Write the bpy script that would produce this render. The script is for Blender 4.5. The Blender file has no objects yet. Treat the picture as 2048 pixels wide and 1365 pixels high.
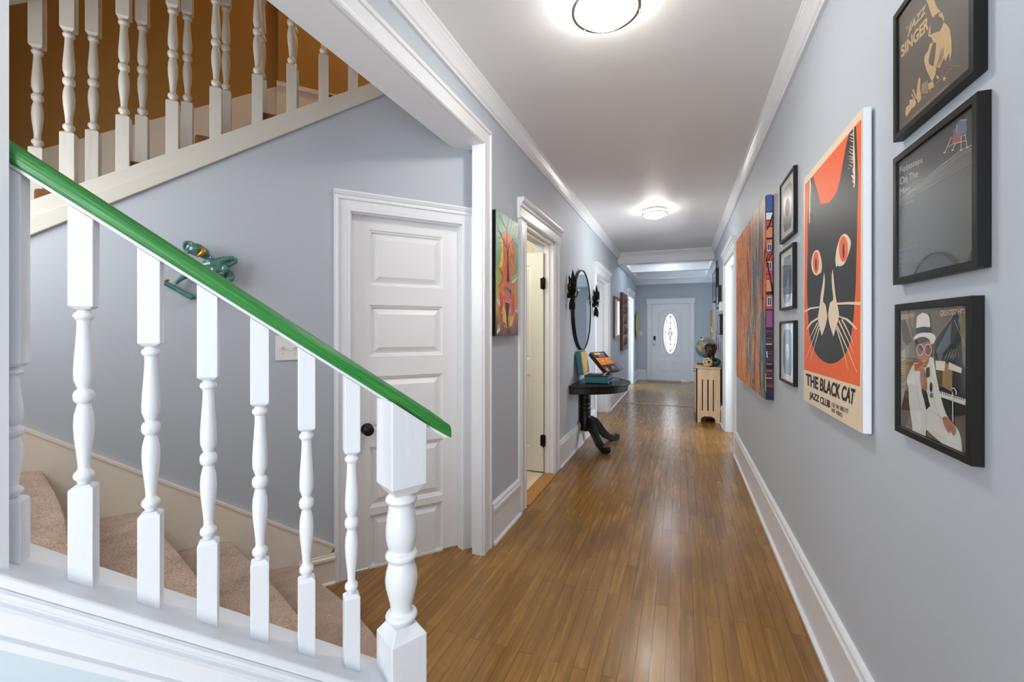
import bpy, bmesh, math, random
import numpy as np
from mathutils import Vector, Matrix
random.seed(7)
SC = bpy.context.scene
COL = SC.collection
# ---------------------------------------------------------------- camera
FPX, U0, HY, CH = 870.0, 1361.0, 660.0, 1.34
TH = math.atan((U0-1024)/FPX); sT, cT = math.sin(TH), math.cos(TH)
cam_d = bpy.data.cameras.new('camera'); cam = bpy.data.objects.new('camera', cam_d); COL.objects.link(cam)
cam_d.sensor_width = 36.0; cam_d.lens = 36.0*FPX/2048
cam_d.shift_y = -(1365/2-HY)/2048; cam_d.clip_start = 0.02
cam.location = (0, 0, CH); cam.rotation_euler = (math.pi/2, 0, TH)
SC.camera = cam
# ---------------------------------------------------------------- light and exposure
w = bpy.data.worlds.new('sky'); SC.world = w; w.use_nodes = True
w.node_tree.nodes['Background'].inputs[0].default_value = (0.93, 0.97, 1.0, 1)
w.node_tree.nodes['Background'].inputs[1].default_value = 2.4
SC.view_settings.view_transform = 'Standard'; SC.view_settings.look = 'None'
SC.view_settings.exposure = 1.05; SC.view_settings.gamma = 1.0
SC.view_settings.use_curve_mapping = False
SC.cycles.use_denoising = True
SC.cycles.max_bounces = 10; SC.cycles.diffuse_bounces = 6; SC.cycles.glossy_bounces = 4
SC.cycles.sample_clamp_indirect = 6.0
def area_light(name, loc, rot, sx, sy, power, col):
    l = bpy.data.lights.new(name, 'AREA'); l.shape = 'RECTANGLE'; l.size = sx; l.size_y = sy
    l.energy = power; l.color = col
    o = bpy.data.objects.new(name, l); COL.objects.link(o); o.location = loc; o.rotation_euler = rot
    return o
def point_light(name, loc, power, col, r=0.06):
    l = bpy.data.lights.new(name, 'POINT'); l.energy = power; l.color = col; l.shadow_soft_size = r
    o = bpy.data.objects.new(name, l); COL.objects.link(o); o.location = loc
    return o
# added fill at an assumed window behind the camera, tilted up to the ceiling
area_light('fill_behind_camera', (-0.27, -2.72, 1.55), (math.radians(118), 0, 0), 1.3, 2.0, 34, (0.90, 0.95, 1.0))
area_light('fill_stair_end', (-2.22, 0.15, 1.95), (math.radians(84), 0, math.radians(49.6-90)), 1.0, 0.9, 10, (0.96, 0.98, 1.0))  # fill added to brighten the stairwell; the end wall has no window
# daylight through the far doorways
area_light('daylight_right_room', (1.9, 5.9, 1.3), (math.radians(118), 0, math.radians(90)), 1.2, 1.4, 40, (0.9, 0.95, 1.0))
area_light('daylight_left_far_room', (-2.5, 10.65, 1.3), (math.radians(108), 0, math.radians(-90)), 1.2, 1.4, 62, (0.68, 0.85, 1.0))
area_light('daylight_left_room', (-2.5, 6.65, 1.3), (math.radians(118), 0, math.radians(-90)), 1.0, 1.4, 12, (0.9, 0.95, 1.0))
point_light('bath_lamp', (-1.75, 3.35, 2.35), 6, (1.0, 0.98, 0.93), 0.08)
point_light('landing_lamp', (-1.62, 2.55, 4.3), 18, (1.0, 0.74, 0.42), 0.12)
# ---------------------------------------------------------------- projection helpers
def ray(u, v): return np.array([-sT+(u-1024)/FPX*cT, cT+(u-1024)/FPX*sT, (HY-v)/FPX])
O0 = np.array([0, 0, CH])
def on_plane(u, v, n, d):
    n = np.array(n, float); r = ray(u, v); return O0+r*((d-n@O0)/(n@r))
def at_x(u, v, x): return on_plane(u, v, (1, 0, 0), x)
def at_y(u, v, y): return on_plane(u, v, (0, 1, 0), y)
def at_z(u, v, z): return on_plane(u, v, (0, 0, 1), z)
AW = math.radians(49.6)
DW = np.array([math.cos(AW), math.sin(AW), 0.]); NW = np.array([math.sin(AW), -math.cos(AW), 0.]); ZZ = np.array([0, 0, 1.])
def on_w(u, v, d):
    p = on_plane(u, v, NW, d); return float(p@DW), float(p[2])
D_WALL, D_RAIL = -2.485, -1.07
# ---------------------------------------------------------------- materials
def lin(c):
    c /= 255.0
    return c/12.92 if c <= .04045 else ((c+.055)/1.055)**2.4
def rgb(r, g, b): return (lin(r), lin(g), lin(b), 1)
def nodes(name):
    m = bpy.data.materials.new(name); m.use_nodes = True
    return m, m.node_tree.nodes, m.node_tree.links, m.node_tree.nodes['Principled BSDF']
def mat(name, c, rough=.5, metal=0, bump=0, bscale=60, vary=0, coat=0, emit=0, spec=None, stretch=None):
    m, N, L, P = nodes(name)
    P.inputs['Base Color'].default_value = rgb(*c); P.inputs['Roughness'].default_value = rough
    P.inputs['Metallic'].default_value = metal
    if coat: P.inputs['Coat Weight'].default_value = coat; P.inputs['Coat Roughness'].default_value = .08
    if spec is not None: P.inputs['Specular IOR Level'].default_value = spec
    if emit: P.inputs['Emission Color'].default_value = rgb(*c); P.inputs['Emission Strength'].default_value = emit
    if bump or vary:
        tc = N.new('ShaderNodeTexCoord'); mp = N.new('ShaderNodeMapping'); n = N.new('ShaderNodeTexNoise')
        n.inputs['Scale'].default_value = bscale; n.inputs['Detail'].default_value = 4
        if stretch: mp.inputs['Scale'].default_value = stretch
        L.new(tc.outputs['Object'], mp.inputs[0]); L.new(mp.outputs[0], n.inputs['Vector'])
        if bump:
            b = N.new('ShaderNodeBump'); b.inputs['Strength'].default_value = bump; b.inputs['Distance'].default_value = .004
            L.new(n.outputs['Fac'], b.inputs['Height']); L.new(b.outputs[0], P.inputs['Normal'])
        if vary:
            r = N.new('ShaderNodeValToRGB'); r.color_ramp.elements[0].position = .3; r.color_ramp.elements[1].position = .7
            r.color_ramp.elements[0].color = rgb(*[max(0, x*(1-vary)) for x in c]); r.color_ramp.elements[1].color = rgb(*[min(255, x*(1+vary)) for x in c])
            L.new(n.outputs['Fac'], r.inputs[0]); L.new(r.outputs[0], P.inputs['Base Color'])
    return m
def ramp(N, stops, interp='LINEAR'):
    r = N.new('ShaderNodeValToRGB'); r.color_ramp.interpolation = interp
    e = r.color_ramp.elements
    while len(e) < len(stops): e.new(.5)
    for k, (p, c) in enumerate(stops): e[k].position = p; e[k].color = rgb(*c)
    return r
M = {}
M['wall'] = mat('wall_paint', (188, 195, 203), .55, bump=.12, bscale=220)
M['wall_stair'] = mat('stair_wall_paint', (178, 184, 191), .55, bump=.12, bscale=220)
M['knee'] = mat('pale_aqua_paint', (194, 209, 216), .5, bump=.25, bscale=25)
M['ochre'] = mat('ochre_paint', (158, 116, 50), .6, bump=.12, bscale=200)
M['ceil'] = mat('ceiling_paint', (236, 236, 237), .55, bump=.1, bscale=150)
M['trim'] = mat('white_trim_paint', (229, 230, 233), .32, bump=.1, bscale=40)
M['trim2'] = mat('cream_trim_paint', (226, 216, 200), .4, bump=.15, bscale=40)
M['bal'] = mat('white_baluster_paint', (222, 225, 229), .3, bump=.22, bscale=50, stretch=(1, 1, .25))
M['bal2'] = mat('aged_white_baluster_paint', (205, 200, 190), .35, bump=.3, bscale=50, stretch=(1, 1, .25))
M['door'] = mat('white_door_paint', (232, 232, 232), .35, bump=.08, bscale=60)
M['cream'] = mat('cream_paint', (238, 229, 206), .5)
M['creamd'] = mat('pale_cream_door', (224, 225, 220), .4)
M['black'] = mat('black_paint', (12, 12, 12), .4, spec=.35)
M['frame'] = mat('black_frame', (14, 13, 11), .42, spec=.3)
M['blackwood'] = mat('black_painted_wood', (9, 9, 9), .36, spec=.35, bump=.25, bscale=18, vary=.25, stretch=(6, 1, 1))
M['bronze'] = mat('dark_bronze', (34, 28, 20), .3, metal=.9)
M['iron'] = mat('black_iron', (22, 22, 22), .3, metal=.6)
M['steel'] = mat('brushed_nickel', (190, 188, 182), .25, metal=1)
M['chrome'] = mat('chrome', (210, 210, 210), .12, metal=1)
M['mirror'] = mat('mirror', (225, 228, 230), .02, metal=1)
M['gold'] = mat('gold_leaf', (190, 140, 50), .35, metal=.7, bump=.3, bscale=80)
M['teal'] = mat('teal_glaze', (70, 118, 110), .15, vary=.15, bscale=30, coat=.6)
M['tealcloth'] = mat('teal_linen', (52, 122, 130), .7, bump=.8, bscale=220, vary=.25, stretch=(1, 1, 4))
M['tan'] = mat('tan_lining', (205, 172, 110), .7)
M['switch'] = mat('switch_plate', (228, 227, 222), .35)
M['mapple'] = mat('maple_wood', (232, 200, 160), .5, vary=.05, bscale=9, stretch=(7, 7, .5))
M['mappletop'] = mat('maple_wood_top', (214, 190, 150), .5)
M['paper'] = mat('white_mat_board', (222, 220, 214), .7)
M['cork'] = mat('door_mat_weave', (150, 138, 112), .95, bump=1, bscale=300, vary=.2)
M['darkwood'] = mat('carved_brown_wood', (92, 48, 30), .5, bump=1.0, bscale=30, vary=.45)
M['rim'] = mat('mirror_rim_brown', (110, 62, 40), .4)
M['teald'] = mat('deep_teal_ceramic', (10, 62, 66), .12, coat=.5)
M['rope'] = mat('pale_cane', (226, 200, 150), .6)
M['bust'] = mat('glossy_bronze_bust', (58, 32, 18), .16, metal=.5, coat=.5)
M['vinyl'] = mat('vinyl_black', (62, 62, 58), .3, bump=.05, bscale=300)
M['canvas_edge'] = mat('white_canvas_edge', (222, 226, 234), .6, bump=.2, bscale=300)
M['tile'] = mat('pale_floor_tile', (228, 214, 190), .4)
M['oak'] = mat('oak_threshold', (172, 118, 58), .35, vary=.12, bscale=14, stretch=(8, 1, 1))
M['basket'] = mat('woven_grass', (196, 182, 138), .9, bump=1, bscale=90, vary=.35)
M['sketch'] = None
def mk_green():
    m, N, L, P = nodes('green_stained_rail')
    tc = N.new('ShaderNodeTexCoord'); mp = N.new('ShaderNodeMapping'); n = N.new('ShaderNodeTexNoise')
    mp.inputs['Rotation'].default_value = (0, 0, 0)
    L.new(tc.outputs['UV'], mp.inputs[0]); mp.inputs['Scale'].default_value = (5, 240, 1)
    L.new(mp.outputs[0], n.inputs['Vector']); n.inputs['Scale'].default_value = 1.0; n.inputs['Detail'].default_value = 5
    r = ramp(N, [(.25, (28, 98, 40)), (.5, (36, 126, 52)), (.8, (84, 148, 56))])
    L.new(n.outputs['Fac'], r.inputs[0]); L.new(r.outputs[0], P.inputs['Base Color'])
    b = N.new('ShaderNodeBump'); b.inputs['Strength'].default_value = .9; b.inputs['Distance'].default_value = .0022
    L.new(n.outputs['Fac'], b.inputs['Height']); L.new(b.outputs[0], P.inputs['Normal'])
    P.inputs['Roughness'].default_value = .27; return m
M['green'] = mk_green()
def mk_floor():
    m, N, L, P = nodes('oak_strip_floor')
    tc = N.new('ShaderNodeTexCoord'); sp = N.new('ShaderNodeSeparateXYZ'); cb = N.new('ShaderNodeCombineXYZ')
    L.new(tc.outputs['Object'], sp.inputs[0]); L.new(sp.outputs['Y'], cb.inputs['X']); L.new(sp.outputs['X'], cb.inputs['Y'])
    def brick(mort, c1, c2, cm, bias=0):
        b = N.new('ShaderNodeTexBrick'); L.new(cb.outputs[0], b.inputs['Vector'])
        b.inputs['Scale'].default_value = 1; b.inputs['Brick Width'].default_value = .85; b.inputs['Row Height'].default_value = .057
        b.inputs['Mortar Size'].default_value = mort; b.inputs['Mortar Smooth'].default_value = .1; b.offset = .37; b.offset_frequency = 2
        b.inputs['Color1'].default_value = c1; b.inputs['Color2'].default_value = c2; b.inputs['Mortar'].default_value = cm
        b.inputs['Bias'].default_value = bias
        return b
    b = brick(.0008, (0, 0, 0, 1), (1, 1, 1, 1), (.5, .5, .5, 1))
    mp = N.new('ShaderNodeMapping'); mp.inputs['Scale'].default_value = (38, 2.2, 1)
    L.new(tc.outputs['Object'], mp.inputs[0])
    g = N.new('ShaderNodeTexNoise'); g.inputs['Scale'].default_value = 1; g.inputs['Detail'].default_value = 8; g.inputs['Distortion'].default_value = .6
    add = N.new('ShaderNodeVectorMath'); add.operation = 'MULTIPLY_ADD'; add.inputs[1].default_value = (9, 9, 9)
    L.new(b.outputs['Color'], add.inputs[0]); L.new(mp.outputs[0], add.inputs[2]); L.new(add.outputs[0], g.inputs['Vector'])
    big = N.new('ShaderNodeTexNoise'); big.inputs['Scale'].default_value = 1.6; big.inputs['Detail'].default_value = 3
    L.new(tc.outputs['Object'], big.inputs['Vector'])
    a1 = N.new('ShaderNodeMath'); a1.operation = 'MULTIPLY'; a1.inputs[1].default_value = .13; L.new(b.outputs['Color'], a1.inputs[0])
    a2 = N.new('ShaderNodeMath'); a2.operation = 'MULTIPLY_ADD'; a2.inputs[1].default_value = .62; L.new(g.outputs['Fac'], a2.inputs[0]); L.new(a1.outputs[0], a2.inputs[2])
    a3 = N.new('ShaderNodeMath'); a3.operation = 'MULTIPLY_ADD'; a3.inputs[1].default_value = .45; L.new(big.outputs['Fac'], a3.inputs[0]); L.new(a2.outputs[0], a3.inputs[2])
    r = ramp(N, [(.36, (110, 76, 32)), (.6, (140, 100, 44)), (.74, (158, 115, 53)), (.97, (182, 141, 74))])
    L.new(a3.outputs[0], r.inputs[0])
    mb = brick(.0014, (1, 1, 1, 1), (1, 1, 1, 1), (.42, .36, .3, 1))
    mx = N.new('ShaderNodeMix'); mx.data_type = 'RGBA'; mx.blend_type = 'MULTIPLY'; mx.inputs[0].default_value = 1
    L.new(r.outputs[0], mx.inputs[6]); L.new(mb.outputs['Color'], mx.inputs[7])
    # small light scuffs where the finish is worn
    sc = N.new('ShaderNodeTexNoise'); sc.inputs['Scale'].default_value = 46; sc.inputs['Detail'].default_value = 2; L.new(tc.outputs['Object'], sc.inputs['Vector'])
    sr = ramp(N, [(.765, (0, 0, 0)), (.79, (255, 255, 255))]); L.new(sc.outputs['Fac'], sr.inputs[0])
    mx2 = N.new('ShaderNodeMix'); mx2.data_type = 'RGBA'; mx2.inputs[7].default_value = rgb(196, 178, 146)
    L.new(sr.outputs[0], mx2.inputs[0]); L.new(mx.outputs[2], mx2.inputs[6]); L.new(mx2.outputs[2], P.inputs['Base Color'])
    rr = N.new('ShaderNodeMapRange'); rr.inputs[3].default_value = .14; rr.inputs[4].default_value = .36
    L.new(g.outputs['Fac'], rr.inputs[0]); L.new(rr.outputs[0], P.inputs['Roughness'])
    bp = N.new('ShaderNodeBump'); bp.inputs['Strength'].default_value = .22; bp.inputs['Distance'].default_value = .003
    hm = N.new('ShaderNodeMath'); hm.operation = 'MULTIPLY_ADD'; hm.inputs[1].default_value = .6
    L.new(a1.outputs[0], hm.inputs[0]); L.new(mb.outputs['Color'], hm.inputs[2])
    hh = N.new('ShaderNodeMath'); hh.operation = 'MULTIPLY_ADD'; hh.inputs[1].default_value = .35; L.new(g.outputs['Fac'], hh.inputs[0]); L.new(hm.outputs[0], hh.inputs[2])
    L.new(hh.outputs[0], bp.inputs['Height']); L.new(bp.outputs[0], P.inputs['Normal'])
    return m
M['floor'] = mk_floor()
def mk_carpet(name, c):
    m, N, L, P = nodes(name)
    tc = N.new('ShaderNodeTexCoord'); n = N.new('ShaderNodeTexNoise'); n.inputs['Scale'].default_value = 260; n.inputs['Detail'].default_value = 3
    n2 = N.new('ShaderNodeTexNoise'); n2.inputs['Scale'].default_value = 9; n2.inputs['Detail'].default_value = 3
    L.new(tc.outputs['Object'], n.inputs['Vector']); L.new(tc.outputs['Object'], n2.inputs['Vector'])
    a = N.new('ShaderNodeMath'); a.operation = 'MULTIPLY_ADD'; a.inputs[1].default_value = .45; L.new(n2.outputs['Fac'], a.inputs[0]); L.new(n.outputs['Fac'], a.inputs[2])
    r = ramp(N, [(.5, tuple(x*.72 for x in c)), (.95, tuple(min(255, x*1.2) for x in c))]); L.new(a.outputs[0], r.inputs[0])
    L.new(r.outputs[0], P.inputs['Base Color']); P.inputs['Roughness'].default_value = 1
    P.inputs['Sheen Weight'].default_value = .2; P.inputs['Specular IOR Level'].default_value = .1
    b = N.new('ShaderNodeBump'); b.inputs['Strength'].default_value = 1; b.inputs['Distance'].default_value = .006
    L.new(n.outputs['Fac'], b.inputs['Height']); L.new(b.outputs[0], P.inputs['Normal']); return m
M['carpet'] = mk_carpet('beige_carpet', (182, 158, 140))
M['carpet2'] = mk_carpet('brown_carpet', (120, 78, 48))
def mk_glass(name, tint=(1, 1, 1, 1), rough=.02, refl=1.0):
    m, N, L, P = nodes(name); out = N['Material Output']
    t = N.new('ShaderNodeBsdfTransparent'); t.inputs[0].default_value = tint
    g = N.new('ShaderNodeBsdfGlossy'); g.inputs['Roughness'].default_value = rough
    f = N.new('ShaderNodeFresnel'); f.inputs['IOR'].default_value = 1.5
    x = N.new('ShaderNodeMixShader'); ml = N.new('ShaderNodeMath'); ml.operation = 'MULTIPLY'; ml.inputs[1].default_value = refl
    geo = N.new('ShaderNodeNewGeometry'); inv = N.new('ShaderNodeMath'); inv.operation = 'SUBTRACT'; inv.inputs[0].default_value = 1.0
    L.new(geo.outputs['Backfacing'], inv.inputs[1]); m2 = N.new('ShaderNodeMath'); m2.operation = 'MULTIPLY'; L.new(inv.outputs[0], m2.inputs[1])
    L.new(f.outputs[0], ml.inputs[0]); L.new(ml.outputs[0], m2.inputs[0]); L.new(m2.outputs[0], x.inputs[0]); L.new(t.outputs[0], x.inputs[1]); L.new(g.outputs[0], x.inputs[2])
    L.new(x.outputs[0], out.inputs['Surface']); return m
M['glass'] = mk_glass('picture_glass'); M['acrylic'] = mk_glass('clear_acrylic', (.93, .95, .96, 1), .03)
def mk_frost():
    m, N, L, P = nodes('obscure_door_glass'); out = N['Material Output']
    t = N.new('ShaderNodeBsdfTransparent'); t.inputs[0].default_value = (.95, .97, 1, 1)
    d = N.new('ShaderNodeBsdfTranslucent'); x = N.new('ShaderNodeMixShader'); x.inputs[0].default_value = .35
    L.new(t.outputs[0], x.inputs[1]); L.new(d.outputs[0], x.inputs[2]); L.new(x.outputs[0], out.inputs['Surface']); return m
M['frost'] = mk_frost()
def mk_emit(name, c, s):
    m, N, L, P = nodes(name); e = N.new('ShaderNodeEmission'); e.inputs[0].default_value = rgb(*c); e.inputs[1].default_value = s
    L.new(e.outputs[0], N['Material Output'].inputs['Surface']); return m
M['lamp'] = mk_emit('lit_opal_glass', (255, 250, 242), 32); M['added_lamp_near'] = mk_emit('added_lamp_glass_near', (255, 250, 242), 8.5); M['added_lamp_coffer'] = mk_emit('added_lamp_glass_coffer', (236, 244, 255), 30)  # the second and third glow only in the two added, unseen fixtures
def ink(name, c, rough=.45, **k):
    if name not in M: M[name] = mat(name, c, rough, **k)
    return M[name]
def mk_painting(name, warm, cool, streak, zs, bands):
    """long palette-knife strokes: two families of colours mixed over the canvas"""
    m, N, L, P = nodes(name)
    tc = N.new('ShaderNodeTexCoord')
    def noise(sc, loc, det, lo, hi):
        mp = N.new('ShaderNodeMapping'); mp.inputs['Scale'].default_value = sc; mp.inputs['Location'].default_value = loc
        L.new(tc.outputs['Object'], mp.inputs[0]); n = N.new('ShaderNodeTexNoise'); n.inputs['Scale'].default_value = 1
        n.inputs['Detail'].default_value = det; n.inputs['Roughness'].default_value = .6; L.new(mp.outputs[0], n.inputs['Vector'])
        r = N.new('ShaderNodeMapRange'); r.inputs[1].default_value = lo; r.inputs[2].default_value = hi; L.new(n.outputs['Fac'], r.inputs[0]); return r.outputs[0]
    a = noise((1, streak, zs), (0, 0, 0), 6, .32, .68); c = noise((1, streak*1.3, zs*1.6), (3, 7, 1), 6, .32, .68); k = noise((1, streak*.5, zs*1.2), (5, 2, 4), 4, .38, .62)
    r = ramp(N, warm); L.new(a, r.inputs[0]); r2 = ramp(N, cool); L.new(c, r2.inputs[0])
    sp = N.new('ShaderNodeSeparateXYZ'); L.new(tc.outputs['Generated'], sp.inputs[0])
    band = N.new('ShaderNodeValToRGB'); e = band.color_ramp.elements
    while len(e) < len(bands): e.new(.5)
    for i, (p, v) in enumerate(bands): e[i].position = p; e[i].color = (v, v, v, 1)
    L.new(sp.outputs['Y'], band.inputs[0])
    ad = N.new('ShaderNodeMath'); ad.operation = 'ADD'; L.new(band.outputs[0], ad.inputs[0]); L.new(k, ad.inputs[1])
    st = N.new('ShaderNodeMapRange'); st.inputs[1].default_value = .9; st.inputs[2].default_value = 1.1; L.new(ad.outputs[0], st.inputs[0])
    mx = N.new('ShaderNodeMix'); mx.data_type = 'RGBA'; L.new(st.outputs[0], mx.inputs[0]); L.new(r.outputs[0], mx.inputs[6]); L.new(r2.outputs[0], mx.inputs[7])
    L.new(mx.outputs[2], P.inputs['Base Color']); P.inputs['Roughness'].default_value = .45; P.inputs['Specular IOR Level'].default_value = .25
    b = N.new('ShaderNodeBump'); b.inputs['Strength'].default_value = .35; b.inputs['Distance'].default_value = .002
    L.new(c, b.inputs['Height']); L.new(b.outputs[0], P.inputs['Normal'])
    return m
M['autumn'] = mk_painting('autumn_strokes', [(0, (30, 18, 20)), (.14, (150, 36, 22)), (.27, (224, 76, 24)), (.4, (246, 176, 48)), (.48, (190, 62, 28)), (.58, (238, 136, 30)), (.68, (140, 36, 30)), (.78, (250, 214, 120)), (.88, (60, 56, 44)), (1, (240, 150, 44))],
    [(0, (24, 24, 30)), (.2, (60, 66, 72)), (.38, (92, 112, 128)), (.5, (66, 60, 44)), (.62, (126, 146, 158)), (.74, (150, 148, 84)), (.86, (186, 196, 204)), (1, (110, 84, 60))], 13, 1.5, [(0, .62), (.1, .7), (.2, .35), (.32, .72), (.46, .45), (.56, .05), (1, 0)])
M['night'] = mk_painting('night_strokes', [(0, (10, 12, 26)), (.3, (26, 30, 62)), (.5, (44, 30, 50)), (.7, (90, 40, 50)), (1, (40, 60, 110))], [(0, (16, 16, 30)), (.5, (60, 36, 56)), (1, (120, 80, 70))], 8, 16, [(0, .4), (1, .4)])
def mk_vbg():
    m, N, L, P = nodes('violin_canvas_ground')
    tc = N.new('ShaderNodeTexCoord'); sp = N.new('ShaderNodeSeparateXYZ'); L.new(tc.outputs['Generated'], sp.inputs[0])
    n = N.new('ShaderNodeTexNoise'); n.inputs['Scale'].default_value = 9; n.inputs['Detail'].default_value = 5; L.new(tc.outputs['Object'], n.inputs['Vector'])
    a = N.new('ShaderNodeMath'); a.operation = 'MULTIPLY_ADD'; a.inputs[1].default_value = .35; L.new(n.outputs['Fac'], a.inputs[0]); L.new(sp.outputs['Z'], a.inputs[2])
    r = ramp(N, [(.15, (58, 24, 14)), (.3, (140, 84, 24)), (.45, (196, 160, 40)), (.62, (182, 178, 70)), (.8, (120, 168, 120)), (1, (150, 190, 160)), ]); L.new(a.outputs[0], r.inputs[0])
    L.new(r.outputs[0], P.inputs['Base Color']); P.inputs['Roughness'].default_value = .35; return m
M['vbg'] = mk_vbg()
def mk_globe():
    m, N, L, P = nodes('globe_map')
    tc = N.new('ShaderNodeTexCoord'); n = N.new('ShaderNodeTexNoise'); n.inputs['Scale'].default_value = 9; n.inputs['Detail'].default_value = 6
    mp = N.new('ShaderNodeMapping'); mp.inputs['Location'].default_value = (.32, .1, .0); L.new(tc.outputs['Object'], mp.inputs[0]); L.new(mp.outputs[0], n.inputs['Vector'])
    r = ramp(N, [(0, (92, 126, 134)), (.53, (104, 140, 146)), (.545, (200, 168, 92)), (.6, (198, 128, 88)), (.66, (146, 156, 98)), (.75, (220, 190, 90))]); L.new(n.outputs['Fac'], r.inputs[0])
    L.new(r.outputs[0], P.inputs['Base Color']); P.inputs['Roughness'].default_value = .3; return m
M['globe'] = mk_globe()
# ---------------------------------------------------------------- mesh builder
class MB:
    """collects shapes in a local frame (a along A, b along B, c out along C)"""
    def __init__(s, fr=None):
        s.o, s.A, s.B, s.C = [np.array(x, float) for x in (fr or ((0, 0, 0), (1, 0, 0), (0, 1, 0), (0, 0, 1)))]
        s.v = []; s.f = []; s.m = []; s.sm = []; s.mats = []; s.uv = {}
    def mi(s, m):
        if m not in s.mats: s.mats.append(m)
        return s.mats.index(m)
    def P(s, p): return s.o+s.A*p[0]+s.B*p[1]+s.C*p[2]
    def add(s, vs, fs, m, smooth=False, world=False):
        n = len(s.v); k = s.mi(m)
        for p in vs: s.v.append(tuple(p) if world else tuple(s.P(p)))
        for f in fs: s.f.append([i+n for i in f]); s.m.append(k); s.sm.append(smooth)
        return s
    def box(s, x0, x1, y0, y1, z0, z1, m):
        vs = [(x, y, z) for z in (z0, z1) for y in (y0, y1) for x in (x0, x1)]
        return s.add(vs, [(0, 2, 3, 1), (4, 5, 7, 6), (0, 1, 5, 4), (2, 6, 7, 3), (0, 4, 6, 2), (1, 3, 7, 5)], m)
    def prism(s, poly, c0, c1, m, smooth=False):
        n = len(poly)
        vs = [(a, b, c0) for a, b in poly]+[(a, b, c1) for a, b in poly]
        return s.add(vs, [tuple(range(n))[::-1], tuple(range(n, 2*n))]+[(i, (i+1) % n, n+(i+1) % n, n+i) for i in range(n)], m, smooth)
    def hull8(s, p, m):  # 4 bottom + 4 top points, world or local
        return s.add(p, [(3, 2, 1, 0), (4, 5, 6, 7), (0, 1, 5, 4), (1, 2, 6, 5), (2, 3, 7, 6), (3, 0, 4, 7)], m)
    def lathe(s, prof, cx, cz, m, n=20, axis='b', smooth=True, sq=None):
        """prof = [(height, radius)], axis b: around a vertical line at (a=cx, c=cz)"""
        vs = []; fs = []
        for h, r in prof:
            for k in range(n):
                t = 2*math.pi*k/n
                if axis == 'b': vs.append((cx+r*math.cos(t), h, cz+r*math.sin(t)))
                else: vs.append((cx+r*math.cos(t), cz+r*math.sin(t), h))
        for j in range(len(prof)-1):
            for k in range(n):
                fs.append((j*n+k, j*n+(k+1) % n, (j+1)*n+(k+1) % n, (j+1)*n+k))
        fs.append(tuple(range(n))[::-1]); fs.append(tuple((len(prof)-1)*n+k for k in range(n)))
        return s.add(vs, fs, m, smooth)
    def ell(s, c, r, m, n=20, rot=None):
        vs = []; fs = []; h = n//2
        R = rot or Matrix.Identity(3)
        for j in range(h+1):
            ph = math.pi*j/h
            for k in range(n):
                t = 2*math.pi*k/n
                q = R @ Vector((r[0]*math.sin(ph)*math.cos(t), r[1]*math.sin(ph)*math.sin(t), r[2]*math.cos(ph)))
                vs.append((c[0]+q.x, c[1]+q.y, c[2]+q.z))
        for j in range(h):
            for k in range(n): fs.append((j*n+k, j*n+(k+1) % n, (j+1)*n+(k+1) % n, (j+1)*n+k))
        return s.add(vs, fs, m, True)
    def tube(s, pts, rad, m, n=10, closed=False, smooth=True):
        pts = [Vector(p) for p in pts]; k = len(pts)
        if not hasattr(rad, '__len__'): rad = [rad]*k
        vs = []; fs = []; up = None
        for i, p in enumerate(pts):
            a = pts[(i-1) % k] if (closed or i > 0) else p
            b = pts[(i+1) % k] if (closed or i < k-1) else p
            t = (b-a).normalized()
            if up is None: up = t.orthogonal().normalized()
            up = (up-t*up.dot(t)).normalized(); sd = t.cross(up)
            for j in range(n):
                q = 2*math.pi*j/n; vs.append(p+(up*math.cos(q)+sd*math.sin(q))*rad[i])
        for i in range(k if closed else k-1):
            for j in range(n):
                i2 = (i+1) % k; fs.append((i*n+j, i*n+(j+1) % n, i2*n+(j+1) % n, i2*n+j))
        if not closed: fs.append(tuple(range(n))[::-1]); fs.append(tuple((k-1)*n+j for j in range(n)))
        return s.add(vs, fs, m, smooth)
    def sweep(s, prof, path, m, closed=False, smooth=False):
        """prof [(p, q)]: p to the left of the path in the a-b plane, q out along c; mitred corners"""
        k = len(path); n = len(prof); vs = []; fs = []
        for i in range(k):
            P = Vector(path[i]); a = Vector(path[(i-1) % k]) if (closed or i > 0) else None; b = Vector(path[(i+1) % k]) if (closed or i < k-1) else None
            def nr(x, y): d = (y-x).normalized(); return Vector((-d.y, d.x))
            if a is None: N = nr(P, b); sc = 1
            elif b is None: N = nr(a, P); sc = 1
            else:
                n1, n2 = nr(a, P), nr(P, b); N = (n1+n2).normalized(); sc = 1/max(.3, N.dot(n1))
            for p, q in prof: vs.append((P.x+N.x*p*sc, P.y+N.y*p*sc, q))
        for i in range(k if closed else k-1):
            i2 = (i+1) % k
            for j in range(n): fs.append((i*n+j, i*n+(j+1) % n, i2*n+(j+1) % n, i2*n+j))
        if not closed: fs.append(tuple(range(n))); fs.append(tuple((k-1)*n+j for j in range(n))[::-1])
        return s.add(vs, fs, m, smooth)
    def panel(s, a0, a1, b0, b1, c, m, d=.012, bev=.03):
        """recessed raised panel whose surround is flush with c"""
        rings = [(0, 0), (.004, -d*.35), (.012, -d*.45), (.016, -d), (.02, -d), (.02+bev, -d*.15), (.02+bev+.002, -d*.15)]
        vs = []
        for i, dd in rings: vs += [(a0+i, b0+i, c+dd), (a1-i, b0+i, c+dd), (a1-i, b1-i, c+dd), (a0+i, b1-i, c+dd)]
        fs = []
        for j in range(len(rings)-1):
            for k in range(4): fs.append((j*4+k, j*4+(k+1) % 4, j*4+4+(k+1) % 4, j*4+4+k))
        j = (len(rings)-1)*4; fs.append((j, j+1, j+2, j+3))
        return s.add(vs, fs, m)
ORG = {}
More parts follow.
